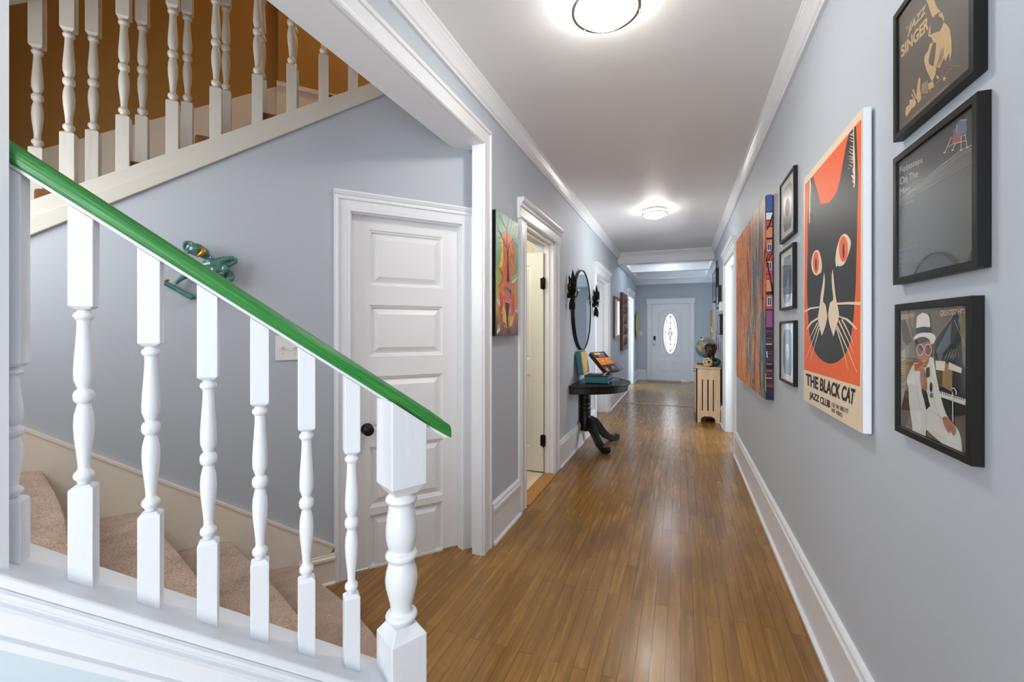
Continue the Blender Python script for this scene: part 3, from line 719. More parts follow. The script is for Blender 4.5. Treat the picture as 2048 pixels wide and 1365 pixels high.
# ================================================================ LEFT DOORS
b = MB(((0, 3.872, 0), (1, 0, 0), (0, 0, 1), (0, -1, 0)))
x0, x1 = -1.93, -1.19
b.box(x0, x0+.12, .02, 2.06, -.035, 0, M['creamd']); b.box(x1-.12, x1, .02, 2.06, -.035, 0, M['creamd'])
for z0, z1 in ((.02, .24), (.92, 1.06), (1.95, 2.06)): b.box(x0+.12, x1-.12, z0, z1, -.035, 0, M['creamd'])
b.panel(x0+.12, x1-.12, .24, .92, 0, M['creamd']); b.panel(x0+.12, x1-.12, 1.06, 1.95, 0, M['creamd'])
d2 = struct('door_2', b, 'open cream panelled bathroom door')
for z in (.26, 1.72):
    h = MB(); h.box(-1.215, -1.168, 3.866, 3.874, z, z+.1, M['bronze']); h.lathe([(z-.006, .007), (z+.106, .007)], 0, 0, M['bronze'], n=10) if False else None
    h.tube([(-1.186, 3.865, z-.008), (-1.186, 3.865, z+.108)], .008, M['bronze']); obj('hinge', h, d2)
b = MB(((0, 6.09, 0), (1, 0, 0), (0, 0, 1), (0, 1, 0))); b.box(-2.1, -1.30, .02, 2.09, -.0, .035, M['door']); d3 = struct('door_3', b, 'white door open into the room beyond the mirror')
h = MB(); h.box(-1.3, -1.27, 7.12, 7.138, 1.7, 1.8, M['bronze']); h.box(-1.3, -1.27, 7.12, 7.138, .75, .85, M['bronze']); obj('hinge', h, d3)
h = MB(); h.tube([(-1.2, 6.2, 2.045), (-1.2, 6.5, 2.06)], .012, M['trim']); h.box(-1.22, -1.18, 6.2, 6.42, 2.04, 2.09, M['trim']); obj('door_closer', h, d3)
# ================================================================ FRONT DOOR
yF = 12.2
b = MB(FF(yF+.03)); aL, aR, zT = -.705, .205, 2.02; oc, oz, ra, rz = -.25, 1.235, .17, .53
ang = sorted(set([2*math.pi*k/72 for k in range(72)]+[math.atan2(sy, sx) % (2*math.pi) for sx, sy in ((aR-oc, zT-oz), (aL-oc, zT-oz), (aL-oc, .01-oz), (aR-oc, .01-oz))]))
inn = []; outp = []
for t in ang:
    c_, s_ = math.cos(t), math.sin(t)
    tt = math.atan2(s_*ra, c_*rz) if False else t
    k = 1/math.sqrt((c_/ra)**2+(s_/rz)**2); inn.append((oc+c_*k, oz+s_*k))
    kk = min(((aR-oc)/c_ if c_ > 1e-9 else (aL-oc)/c_ if c_ < -1e-9 else 1e9), ((zT-oz)/s_ if s_ > 1e-9 else (.01-oz)/s_ if s_ < -1e-9 else 1e9)); outp.append((oc+c_*kk, oz+s_*kk))
n = len(ang); vs = [(x, z, 0) for x, z in inn]+[(x, z, 0) for x, z in outp]+[(x, z, -.04) for x, z in inn]+[(x, z, -.04) for x, z in outp]
fs = []
for i in range(n):
    j = (i+1) % n; fs += [(i, j, n+j, n+i), (2*n+i, 2*n+j, 3*n+j, 3*n+i), (i, j, 2*n+j, 2*n+i), (n+i, n+j, 3*n+j, 3*n+i)]
b.add(vs, fs, M['door'])
RG = [(-.012, 0), (-.008, .008), (0, .011), (.008, .008), (.012, 0)]
def oval(ra, rz, n=56): return [(oc+ra*math.cos(2*math.pi*k/n), oz+rz*math.sin(2*math.pi*k/n)) for k in range(n)]
b.sweep([(p*1.4, q*1.3) for p, q in RG], oval(ra+.012, rz+.012), M['door'], closed=True, smooth=True)
for gsh in (0, .05):  # arch topped moulding around the oval
    x0, x1, zb0, zs = -.545+gsh, .045-gsh, .62+gsh, 1.79-gsh
    arc = [(x1, zb0), (x1, zs), (x1-.06, zs)]+[(oc+math.cos(t)*(.2-gsh*.4), zs+math.sin(t)*.085) for t in [math.pi*k/12 for k in range(13)]]+[(x0+.06, zs), (x0, zs), (x0, zb0)]
    b.sweep([(p*.7, q*.7) for p, q in RG], arc, M['door'], closed=True)
for x0, x1 in ((-.56, -.325), (-.195, .04)):
    for gsh in (0, .05): b.sweep([(p*.7, q*.7) for p, q in RG], [(x0+gsh, .225+gsh), (x1-gsh, .225+gsh), (x1-gsh, .5-gsh), (x0+gsh, .5-gsh)], M['door'], closed=True)
d4 = struct('door_4', b, 'white front door with oval leaded glass')
g = MB(FF(yF+.05)); g.prism(oval(ra, rz), -.003, .003, M['frost']); obj('oval_glass', g, d4)
g = MB(FF(yF+.042)); ld = ink('lead_came', (70, 72, 74), .4, metal=.5)
g.tube([(x, z, 0) for x, z in oval(ra*.76, rz*.87)], .0085, ld, n=6, closed=True)
g.tube([(oc, oz-rz, 0), (oc, oz-.18, 0)], .007, ld, n=6); g.tube([(oc, oz+.18, 0), (oc, oz+rz, 0)], .007, ld, n=6)
for dz, dx in ((.28, .13), (0, .165), (-.28, .13)): g.tube([(oc-dx, oz+dz, 0), (oc-.04 if dz == 0 else oc, oz+dz, 0)], .007, ld, n=6); g.tube([(oc+.04 if dz == 0 else oc, oz+dz, 0), (oc+dx, oz+dz, 0)], .007, ld, n=6)
for ph in (0, math.pi):
    g.tube([(oc+.035*math.sin(2*math.pi*t*1.5+ph)*math.cos(math.pi*(t-.5))+0, oz-.18+.36*t, 0) for t in [k/24 for k in range(25)]], .009, ld, n=6)
for dz in (-.28, .28, -.44, .44): g.ell((oc, oz+dz, 0), (.018, .024, .006), ld, n=10)
g.tube([(oc+a_, oz+b_, 0) for a_, b_ in ((0, -.14), (.05, 0), (0, .14), (-.05, 0))], .0085, ld, n=6, closed=True)
for k in range(16):
    t = 2*math.pi*k/16; g.tube([(oc+ra*.76*math.cos(t), oz+rz*.87*math.sin(t), 0), (oc+ra*math.cos(t), oz+rz*math.sin(t), 0)], .005, ld, n=5)
obj('lead_came', g, d4)
g = MB(FF(yF+.03)); g.box(-.675, -.62, 1.06, 1.17, 0, .02, M['black']); obj('keypad_lock', g, d4, 'black keypad lock', bevel=.008)
g = MB(FF(yF+.03)); g.lathe([(0, .03), (.006, .03), (.01, .012), (.04, .012), (.045, .026), (.06, .028), (.07, .018)], -.647, .95, M['chrome'], axis='c'); obj('door_knob', g, d4, 'chrome door knob')
b = MB(FF()); wd = .115; k = wd/.12; pr = [(p*k, q) for p, q in CAS]
b.sweep([(-p, q) for p, q in pr], [(-.725, 2.035), (-.725, 0)], M['trim']); b.sweep([(-p, q) for p, q in pr], [(.225, 0), (.225, 2.035)], M['trim'])
b.box(-.85, .35, 2.035, 2.165, 0, .022, M['trim']); b.box(-.85, .35, 2.15, 2.165, .022, .03, M['trim'])
b.box(-.74, -.709, 0, 2.03, -.15, .003, M['trim']); b.box(.209, .24, 0, 2.03, -.15, .003, M['trim']); b.box(-.74, .24, 2.025, 2.04, -.15, .003, M['trim'])
b.box(-.74, -.685, 0, 2.035, -.13, -.075, M['trim']); b.box(.185, .24, 0, 2.035, -.13, -.075, M['trim']); b.box(-.74, .24, 1.99, 2.035, -.13, -.075, M['trim']); b.box(-.74, .24, 0, .014, -.15, .0, M['steel'])
struct('trim_15', b, 'white casing of the front door')
b = MB(); b.box(-.78, .02, 11.62, 12.05, 0.0, .012, M['cork']); whole('door_mat', b, 'woven beige mat on the floor at the front door', 'mat', bevel=.004)
# ================================================================ CEILING LIGHTS
def ceiling_light(x, y, label, R=.147, lm='lamp'):
    t = thing('ceiling_light', label, 'ceiling light', (x, y, HC), 'flush ceiling lights')
    f = ((x, y, HC), (1, 0, 0), (0, 0, -1), (0, 1, 0))
    e = MB(f); e.lathe([(0, R*.93), (.018, R*.95), (.022, R*.86), (.02, R*.8)], 0, 0, M['steel'], n=40); obj('ceiling_plate', e, t)
    e = MB(f); e.lathe([(.02, R*.88), (.05, R*.9), (.062, R*.9), (.085, R*.72), (.1, R*.42), (.106, .01)], 0, 0, M[lm], n=40); obj('opal_shade', e, t, 'lit opal glass shade')
    e = MB(f); n = 40; vs = []; fs = []
    for h, r in ((.046, R), (.062, R), (.062, R*.91), (.046, R*.91)):
        for k in range(n): vs.append((r*math.cos(2*math.pi*k/n), h, r*math.sin(2*math.pi*k/n)))
    for j in range(4):
        for k in range(n): fs.append((j*n+k, j*n+(k+1) % n, ((j+1) % 4)*n+(k+1) % n, ((j+1) % 4)*n+k))
    e.add(vs, fs, M['steel'], False); obj('trim_ring', e, t, 'brushed nickel ring')
    for k in range(3):
        e = MB(f); q = math.radians(-100+120*k); e.lathe([(.03, .004), (.07, .004), (.073, .002)], R*1.0*math.cos(q), R*1.0*math.sin(q), M['steel'], n=8)
        obj('pin', e, t)
    return t
ceiling_light(-.30, 1.895, 'flush ceiling light nearest the stairs, cut by the top of the photo')
ceiling_light(-.288, 5.47, 'flush ceiling light farther down the hall toward the front door')
ceiling_light(-.25, 9.0, 'unseen ceiling light added in the first coffer to brighten the far hall', lm='added_lamp_coffer')  # added fixture, hidden above the beams, lifts the far end
ceiling_light(-.29, -1.3, 'unseen ceiling light added behind the camera to brighten the near hall', lm='added_lamp_near')  # added fixture out of view, fills the hall from behind the camera
# ================================================================ FLAT ART HELPERS
_fc = {}
def glyphs(s, bold=0.0, spacing=1.0):
    key = (s, bold, spacing)
    if key in _fc: return _fc[key]
    c = bpy.data.curves.new('t', 'FONT'); c.body = s; c.offset = bold; c.space_character = spacing; c.resolution_u = 4
    o = bpy.data.objects.new('t', c); COL.objects.link(o); bpy.context.view_layer.update()
    dg = bpy.context.evaluated_depsgraph_get(); me = o.evaluated_get(dg).to_mesh()
    V = [(v.co.x, v.co.y) for v in me.vertices]; F = [tuple(p.vertices) for p in me.polygons]
    o.evaluated_get(dg).to_mesh_clear(); bpy.data.objects.remove(o); bpy.data.curves.remove(c)
    xs = [v[0] for v in V]; ys = [v[1] for v in V]
    x0, x1, y0, y1 = min(xs), max(xs), min(ys), max(ys)
    V = [((x-x0)/(x1-x0), (y-y0)/(y1-y0)) for x, y in V]; _fc[key] = (V, F); return _fc[key]
def rounded(pts, thr=48, sub=4):
    """closed outline with soft curves between its sharp corners"""
    P = [Vector((p[0], p[1])) for p in pts]; n = len(P); sharp = []
    for i in range(n):
        a = P[i]-P[i-1]; b_ = P[(i+1) % n]-P[i]
        sharp.append(a.length < 1e-6 or b_.length < 1e-6 or a.angle(b_) > math.radians(thr))
    out = []
    for i in range(n):
        p0, p1, p2, p3 = P[i-1], P[i], P[(i+1) % n], P[(i+2) % n]; L = (p2-p1).length
        t1 = (p2-p1) if sharp[i] else (p2-p0).normalized()*L; t2 = (p2-p1) if sharp[(i+1) % n] else (p3-p1).normalized()*L
        for k in range(sub):
            t = k/sub; q = p1*(2*t**3-3*t*t+1)+t1*(t**3-2*t*t+t)+p2*(-2*t**3+3*t*t)+t2*(t**3-t*t); out.append((q.x, q.y))
    return out
class Art:
    """flat print on the plane x = xf; shapes given by where they show in the photo, laid in thin layers"""
    def __init__(s, xf, out, step=.00007, proj=None):
        s.xf, s.out, s.step, s.k = xf, out, step, 0; s.mb = MB(); s.clip = None; s.f = proj or (lambda u, v: at_x(u, v, xf))
    def w(s, u, v):
        p = s.f(u, v)
        if s.clip is not None:
            y0, y1, z0, z1 = s.clip; p[1] = min(max(p[1], y0), y1); p[2] = min(max(p[2], z0), z1)
        p = p.copy(); p[0] += s.out*s.step*(s.k+1); return tuple(p)
    def poly(s, pts, m, new=True):
        if new: s.k += 1
        if len(pts) >= 7 and len(pts) < 28: pts = rounded(pts)
        s.mb.add([s.w(*p) for p in pts], [tuple(range(len(pts)))], m, world=True)
    def line(s, pts, wd, m, new=False):
        if new: s.k += 1
        if not hasattr(wd, '__len__'): wd = [wd]*len(pts)
        P = [Vector(p) for p in pts]; L = []; R = []
        for i, p in enumerate(P):
            d = (P[min(i+1, len(P)-1)]-P[max(i-1, 0)]).normalized(); n = Vector((-d.y, d.x))*wd[i]/2; L.append(p+n); R.append(p-n)
        for i in range(len(P)-1): s.mb.add([s.w(*L[i]), s.w(*L[i+1]), s.w(*R[i+1]), s.w(*R[i])], [(0, 1, 2, 3)], m, world=True)
    def oval(s, cx, cy, rx, ry, m, tilt=0, new=True, n=32):
        s.poly([(cx+rx*math.cos(t)-tilt*ry*math.sin(t), cy+ry*math.sin(t)) for t in [2*math.pi*k/n for k in range(n)]], m, new)
    def text(s, t, bl, br, tr, tl, m, bold=0., new=False, spacing=1.0):
        if new: s.k += 1
        V, F = glyphs(t, bold, spacing)
        vs = []
        for x, y in V:
            u = (1-y)*((1-x)*bl[0]+x*br[0])+y*((1-x)*tl[0]+x*tr[0]); v = (1-y)*((1-x)*bl[1]+x*br[1])+y*((1-x)*tl[1]+x*tr[1])
            vs.append(s.w(u, v))
        s.mb.add(vs, F, m, world=True)
    def build(s, name, parent, label=None):
        o = obj(name, s.mb, parent, label, recalc=False)
        return o
def rect_r(xf, q):
    """q: px corners (far top, far bottom, near top, near bottom) -> y_far, y_near, z0, z1"""
    P = [at_x(u, v, xf) for u, v in q]
    return (P[0][1]+P[1][1])/2, (P[2][1]+P[3][1])/2, (P[1][2]+P[3][2])/2, (P[0][2]+P[2][2])/2
def frame_part(xw, xf, y0, y1, z0, z1, wd, m, parent, inner=.004, sgn=-1, name='frame'):
    """moulded picture frame from wall plane xw to front plane xf"""
    e = MB(((xw, 0, 0), (0, -1, 0), (0, 0, 1), (-1, 0, 0)) if sgn < 0 else ((xw, 0, 0), (0, 1, 0), (0, 0, 1), (1, 0, 0)))
    d = abs(xf-xw); ya, yb = (-y1, -y0) if sgn < 0 else (y0, y1)
    pr = [(0, .001), (0, d-.001), (.001, d), (wd-.001, d), (wd, d-.001), (wd, .001)]
    e.sweep(pr, [(ya, z0), (yb, z0), (yb, z1), (ya, z1)], m, closed=True)
    return obj(name, e, parent)
def slab(x0, x1, y0, y1, z0, z1, m): e = MB(); e.box(min(x0, x1), max(x0, x1), min(y0, y1), max(y0, y1), z0, z1, m); return e
# ================================================================ CAT POSTER CANVAS
xc = .525
yf, yn, z0, z1 = rect_r(xc, [(1609, 349), (1606, 803), (1727, 224), (1724, 864)])
t = thing('canvas_print', 'tall orange canvas print of a black cat face with lettering below', 'canvas', (xc, (yf+yn)/2, z0))
e = slab(xc, XR-.006, yn, yf, z0, z1, M['canvas_edge']); obj('stretched_canvas', e, t, bevel=.004)
A = Art(xc, -1); A.clip = (yn+.0005, yf-.0005, z0+.0005, z1-.0005)
CRM = ink('print_cream', (232, 212, 184), .5); ORG_ = ink('print_orange', (238, 104, 48), .5); BLK = ink('print_black', (44, 44, 42), .45); INKB = ink('print_ink', (26, 24, 22), .5)
A.k = 0
A.mb.add([(xc-.00008, yf-.001, z0+.001), (xc-.00008, yn+.001, z0+.001), (xc-.00008, yn+.001, z1-.001), (xc-.00008, yf-.001, z1-.001)], [(0, 1, 2, 3)], CRM, world=True)
def ca(x, y): return (1600+x/5.6875, 210+y/5.6875)
def cb2(x, y): return (1600+x/5.6875, 440+y/5.6875)
def cc(x, y): return (1600+x/5.056, 600+y/5.056)
A.k = 2
A.poly([ca(58, 908), cc(42, 706), cc(607, 880), ca(698, 158)], ORG_)
A.poly(rounded([ca(557, 335), ca(500, 600), ca(425, 970), ca(330, 1115), ca(262, 1118), ca(240, 1140), ca(205, 1000), ca(150, 812), ca(105, 858), ca(94, 1100), ca(88, 1360), cb2(90, 300), cb2(84, 560), cb2(82, 800), cb2(88, 1000), cb2(98, 1180), cc(97, 350), cc(125, 460), cc(165, 550), cc(220, 610), cc(280, 642), cc(340, 643), cc(400, 612), cc(460, 545), cc(505, 440), cc(530, 290), cc(545, 160), cc(555, 0), cb2(635, 760), cb2(645, 400), cb2(652, 100), ca(655, 1250), ca(665, 900), ca(655, 600), ca(640, 235), ca(620, 255)], 40, 3), BLK)
# eyes
def blob(f, pts, m): A.poly([f(*p) for p in pts], m)
blob(cb2, [(190, 342), (160, 365), (138, 430), (130, 500), (140, 570), (165, 620), (192, 634), (222, 612), (236, 598), (240, 610), (250, 540), (246, 470), (228, 390), (210, 350)], CRM)
blob(cb2, [(508, 158), (470, 185), (435, 270), (412, 370), (404, 470), (414, 545), (424, 520), (460, 528), (505, 500), (545, 410), (575, 310), (579, 250), (560, 200), (535, 170)], CRM)
def ov(x, y, rx, ry, m): A.oval(*cb2(x, y), rx/5.6875, ry/5.6875, m)
ov(184, 486, 34, 125, ORG_); ov(496, 330, 52, 147, ORG_); ov(183, 505, 9, 72, BLK); ov(497, 350, 11, 88, BLK)
# nose stripes and muzzle
blob(cb2, [(275, 600), (262, 720), (240, 850), (228, 960), (215, 1050), (205, 1130), (225, 1220), (250, 1322), (285, 1230), (312, 1110), (305, 1040), (293, 965), (266, 932), (275, 830), (286, 700), (280, 620)], CRM)
blob(cb2, [(374, 556), (364, 640), (368, 760), (380, 910), (347, 945), (330, 1020), (324, 1100), (345, 1210), (384, 1330), (410, 1240), (430, 1170), (448, 1090), (432, 980), (414, 900), (400, 800), (385, 650)], CRM)
A.k += 1
for f, pts, wd in ((cb2, [(50, 1045), (120, 1008), (222, 992)], [4, 3.6, 3]), (cb2, [(425, 955), (550, 948), (698, 952)], [4, 5, 6.5]), (cb2, [(80, 1248), (130, 1170), (205, 1120)], [2.4, 3.6, 3.6]), (cb2, [(445, 1098), (540, 1135), (600, 1190), (648, 1245)], [2, 4.5, 4, 3]),
    (cc, [(90, 408), (130, 330), (180, 232)], [.6, 1.2, 2.2]), (cc, [(58, 615), (120, 440), (192, 250)], [.5, 1.2, 2.2]), (cc, [(103, 625), (150, 460), (200, 285)], [.5, 1.1, 2]),
    (cc, [(425, 198), (490, 320), (550, 463)], [3, 2, .8]), (cc, [(395, 210), (470, 370), (550, 543)], [3, 2, .8]), (cc, [(378, 262), (480, 490), (580, 738)], [3, 2, .9]), (cc, [(372, 285), (440, 500), (494, 720)], [2.6, 1.6, .7])):
    A.line([f(*p) for p in pts], wd, CRM)
# ears
blob(ca, [(608, 268), (612, 400), (604, 620), (612, 700), (600, 740), (615, 800), (585, 800), (618, 860), (590, 855), (620, 900), (608, 935), (624, 938), (632, 880), (630, 600), (620, 380), (620, 256)], CRM)
A.k += 1
for (x0_, y0_), (x1_, y1_) in (((608, 320), (575, 345)), ((608, 350), (568, 330)), ((608, 385), (570, 370)), ((608, 420), (572, 400)), ((606, 480), (572, 465)), ((606, 520), (566, 495)), ((604, 560), (560, 525)), ((604, 600), (558, 580)), ((606, 620), (556, 612)), ((604, 660), (568, 640)), ((600, 700), (556, 680)), ((562, 722), (550, 724))):
    A.line([ca(x0_, y0_), ca(x1_, y1_)], [2.0, .8], CRM)
blob(ca, [(112, 852), (122, 845), (128, 900), (120, 1100), (118, 1345), (108, 1350), (106, 1200)], CRM)
A.k += 1
for k in range(14): A.line([ca(118, 880+k*24), ca(150-k*.8, 930+k*24)], [.8, .3], CRM)
A.text('THE BLACK CAT', cc(66, 862), cc(545, 1066), cc(564, 905), cc(63, 742), INKB, bold=.03, spacing=1.0)
A.text('JAZZ CLUB', cc(98, 1010), cc(303, 1118), cc(309, 1022), cc(100, 925), INKB, bold=.03)
A.text('131 W 3RD ST', cc(324, 1083), cc(490, 1152), cc(492, 1108), cc(326, 1036), INKB, bold=.012)
A.text('NY 10012', cc(323, 1135), cc(431, 1190), cc(433, 1148), cc(325, 1092), INKB, bold=.012)
A.build('printed_face', t)
# ================================================================ AUTUMN PAINTING
xp = .508
yf, yn, z0, z1 = rect_r(xp, [(1474, 484), (1472, 754), (1530, 390), (1532, 797)])
t = thing('oil_painting', 'large canvas painting of an autumn street in orange and blue strokes', 'painting', (xp, (yf+yn)/2, z0))
e = slab(xp+.001, XR, yn+.001, yf, z0, z1, M['night']); obj('canvas_wrap', e, t, 'painted side of the canvas in dark blue and red', bevel=.002)
e = slab(xp-.0015, xp+.001, yn, yf, z0, z1, M['autumn']); obj('painted_front', e, t)
# street scene strokes: branches, windows
A = Art(xp-.0018, -1); tr = ink('paint_branch', (34, 26, 26), .4)
def pa(x, y): return (1465+x/6.2, 380+y/6.2)
def pb(x, y): return (1465+x/6.2, 590+y/6.2)
for pts, wd in (([(400, 740), (380, 1000), (372, 1360)], 1.6), ([(415, 600), (400, 800), (395, 1100)], 1.0), ([(290, 1015), (340, 1060), (372, 1180)], .9), ([(100, 870), (160, 850), (190, 800)], .5), ([(150, 970), (220, 1010), (270, 960)], .5), ([(230, 690), (280, 700), (300, 740)], .5), ([(100, 1110), (95, 1300)], .8)):
    A.line([pa(*p) for p in pts], wd, tr)
for pts, wd in (([(375, 0), (378, 560), (385, 1160)], 2.2), ([(330, 830), (345, 1200)], .8), ([(100, 100), (95, 640)], .9), ([(250, 330), (240, 700)], .7), ([(60, 500), (62, 800)], 1.2), ([(402, 880), (395, 1230)], 1.3), ([(250, 1050), (255, 1100)], 3)):
    A.line([pb(*p) for p in pts], wd, tr)
yl = ink('paint_yellow', (238, 190, 80), .4); wh = ink('paint_pale', (214, 216, 214), .4)
for pts, wd in (([(340, 1210), (318, 900)], .9), ([(365, 830), (362, 1060)], 1.0), ([(410, 980), (412, 1200)], 1.4), ([(150, 540), (155, 900)], 1.1), ([(200, 520), (205, 780)], .9), ([(130, 700), (150, 1060)], .9)):
    A.line([pb(*p) for p in pts], wd, yl)
for pts, wd in (([(345, 60), (350, 220)], .7), ([(365, 540), (366, 760)], .5), ([(270, 390), (280, 460)], .8), ([(425, 700), (430, 780)], 2.4)):
    A.line([pb(*p) for p in pts], wd, wh)
A.build('brush_strokes', t)
# windows and branches painted on the wrapped side
ys = yn; e = MB(((0, ys, 0), (1, 0, 0), (0, 0, 1), (0, -1, 0)))
def sd(u, v): p = at_y(u, v, ys); return p[0], p[2]
def sq(u0, v0, u1, v1, m, c):
    a = sd(u0, v0); b_ = sd(u1, v1); e.box(a[0], b_[0], min(a[1], b_[1]), max(a[1], b_[1]), 0, c, m)
NVY = ink('paint_navy', (22, 28, 52), .4); RD = ink('paint_red', (176, 56, 52), .4); BRK = ink('paint_brick', (196, 130, 80), .4); PUR = ink('paint_purple', (122, 52, 104), .4); PBL = ink('paint_blue', (52, 84, 150), .4); PWH = ink('paint_window', (190, 200, 214), .4)
for (v0, v1, mm) in ((390, 425, PBL), (425, 440, wh), (440, 452, RD), (455, 475, BRK), (480, 495, BRK), (496, 520, RD), (522, 548, RD), (550, 558, RD), (560, 583, BRK), (590, 618, RD), (622, 655, PUR)):
    sq(1532.3, v0, 1544.6, v1, mm, .0006)
for (v0, v1) in ((488, 502), (524, 540), (594, 612)):
    sq(1534.5, v0, 1543, v1, PWH, .001); sq(1535.5, v0+1.5, 1538.3, v1-1.5, NVY, .0014); sq(1539.3, v0+1.5, 1542, v1-1.5, NVY, .0014)
for k, v in enumerate((662, 676, 688, 707, 728, 741, 756, 771)): sq(1532.6, v, 1544, v+1.6, (PBL, PUR, wh, PBL, BRK, BRK, wh, PUR)[k], .001)
def sdl(pts, r): e.tube([(*sd(*p), .0012) for p in pts], r, tr, n=5)
sdl([(1545, 430), (1540, 446), (1534, 460)], .004); sdl([(1546, 470), (1544, 500), (1536, 510), (1532, 522)], .003); sdl([(1534, 525), (1541, 560), (1546, 590)], .005); sdl([(1545, 505), (1538, 518), (1532, 524)], .003)
obj('side_strokes', e, t)
# ================================================================ FRAMED RECORDS
def rec(q, label, disc, lab_c, refl):
    xf = .535; yf, yn, z0, z1 = rect_r(xf, q)
    t = thing('framed_record', label, 'framed record', (XR, (yf+yn)/2, z0))
    frame_part(XR, xf, yn, yf, z0, z1, .014, M['frame'], t)
    obj('mat_board', slab(xf+.008, XR-.001, yn+.012, yf-.012, z0+.012, z1-.012, M['paper']), t)
    yc, zc_ = (yf+yn)/2, (z0+z1)/2; hw, hh = (yf-yn)*.31, (z1-z0)*.36; cmr = .05
    pts = [(-hw, -hh+cmr), (-hw+cmr*.7, -hh), (hw-cmr*.7, -hh), (hw, -hh+cmr), (hw, hh-cmr), (hw-cmr*.7, hh), (-hw+cmr*.7, hh), (-hw, hh-cmr)]
    e = MB(((xf+.0075, yc, zc_), (0, -1, 0), (0, 0, 1), (-1, 0, 0)))
    e.prism(pts, -.002, 0, disc); rcd = obj('record', e, t)
    e2 = MB(((xf+.0072, yc, zc_), (0, -1, 0), (0, 0, 1), (-1, 0, 0)))
    if lab_c:
        e2.lathe([(0, .046), (.0006, .046)], 0, 0, lab_c, n=28, axis='c'); e2.lathe([(0, .004), (.0009, .004)], 0, 0, BLK, n=12, axis='c'); obj('label_disc', e2, rcd)
    else:
        g1 = ink('photo_grey', (112, 124, 132), .4); g2 = ink('photo_dark', (48, 58, 62), .4); g3 = ink('photo_pale', (160, 170, 178), .4)
        e2.prism([(-.02, .0), (-.0, .05), (.03, .02), (.05, -.06), (.06, -.13), (-.06, -.13), (-.04, -.06)], 0, .0006, g1)
        e2.prism([(.0, -.03), (.02, .02), (.035, -.02), (.03, -.1), (-.02, -.12)], 0, .001, g3)
        e2.prism([(.0, -.06), (.02, -.05), (.015, -.09)], 0, .0014, g2); obj('portrait', e2, rcd)
    obj('glass_pane', slab(xf+.004, xf+.005, yn+.012, yf-.012, z0+.012, z1-.012, M['glass']), t)
    return t
rec([(1558, 374), (1559, 490), (1585.5, 331), (1588, 463)], 'top one of three black framed records, pale label on grey disc', M['vinyl'], ink('label_peach', (232, 206, 184), .5), 1)
rec([(1558, 507), (1558.5, 622.5), (1585, 484), (1586, 616)], 'middle one of three black framed records, with a grey portrait picture', ink('grey_photo', (74, 84, 88), .35), None, 1)
rec([(1558.5, 643.5), (1558, 761), (1587, 641), (1587, 773.5)], 'bottom one of three black framed records, bluish disc with oval label', ink('blue_disc', (62, 78, 92), .3), ink('label_grey', (196, 198, 198), .5), 1)
# ================================================================ ALBUM FRAMES
def album(q, label, ground, xf=.533):
    yf, yn, z0, z1 = rect_r(xf, q)
    t = thing('framed_album', label, 'framed album', (XR, (yf+yn)/2, z0))
    frame_part(XR, xf, yn, yf, z0, z1, .017, M['frame'], t)
    xs = xf+.0075
    obj('backing', slab(xs, XR-.001, yn+.014, yf-.014, z0+.014, z1-.014, M['black']), t)
    A = Art(xs-.0003, -1, .00006); i_ = .018
    A.clip = (yn+i_, yf-i_, z0+i_, z1-i_)
    A.mb.add([(xs-.0004, yf-i_, z0+i_), (xs-.0004, yn+i_, z0+i_), (xs-.0004, yn+i_, z1-i_), (xs-.0004, yf-i_, z1-i_)], [(0, 1, 2, 3)], ground, world=True)
    A.k = 1
    obj('glass_pane', slab(xf+.0035, xf+.0045, yn+.014, yf-.014, z0+.014, z1-.014, M['glass']), t)
    return t, A
def l1(x, y): return (1770+x/4.55, y/4.55)
TANI = ink('album_tan', (206, 172, 118), .5); BRN = ink('album_brown', (92, 82, 74), .45)
t, A = album([(1782, 33), (1790, 286), (1947.5, -197), (1947, 139)], 'topmost framed album, brown with tan figure and slanted lettering', BRN)
A.text('NEIL', l1(170, 130), l1(290, -60), l1(290, -150), l1(165, 75), TANI, bold=.03, new=True)
A.text('THE', l1(192, 285), l1(215, 262), l1(212, 225), l1(192, 250), TANI, bold=.01)
A.text('JAZZ', l1(200, 345), l1(368, 148), l1(378, 32), l1(222, 215), TANI, bold=.035)
A.text('SINGER', l1(150, 530), l1(398, 262), l1(398, 135), l1(142, 430), TANI, bold=.035)
A.poly([l1(372, -10), l1(395, 45), l1(415, 110), l1(438, 165), l1(460, 135), l1(510, 105), l1(480, 75), l1(455, 20), l1(440, -20)], TANI)
A.poly([l1(520, 110), l1(540, 160), l1(535, 205), l1(560, 220), l1(590, 262), l1(605, 360), l1(608, 470), l1(590, 560), l1(585, 480), l1(550, 560), l1(540, 520), l1(500, 620), l1(470, 610), l1(460, 680), l1(428, 745), l1(405, 690), l1(380, 640), l1(358, 560), l1(362, 510), l1(395, 460), l1(410, 400), l1(440, 380), l1(425, 340), l1(395, 330), l1(402, 270), l1(418, 215), l1(470, 200), l1(500, 170), l1(490, 130)], TANI)
A.poly([l1(438, 385), l1(468, 390), l1(462, 470), l1(445, 600), l1(425, 600), l1(400, 570), l1(412, 480)], BRN)
A.poly([l1(425, 190), l1(470, 145), l1(520, 160), l1(535, 205), l1(500, 285), l1(450, 300), l1(415, 320)], BRN)
A.k += 1
for k in range(5): A.line([l1(540-k*9, 400+k*18), l1(530-k*10, 500+k*12), l1(505-k*12, 600+k*4)], [.3, .9, .4], BRN)
A.k += 1
for k in range(10): A.line([l1(338-k*1.0, 770+k*9), l1(394, 735+k*12)], .9, TANI)
A.poly([l1(300, 760), l1(312, 700), l1(325, 720), l1(322, 800), l1(330, 900), l1(305, 940), l1(290, 880)], TANI)
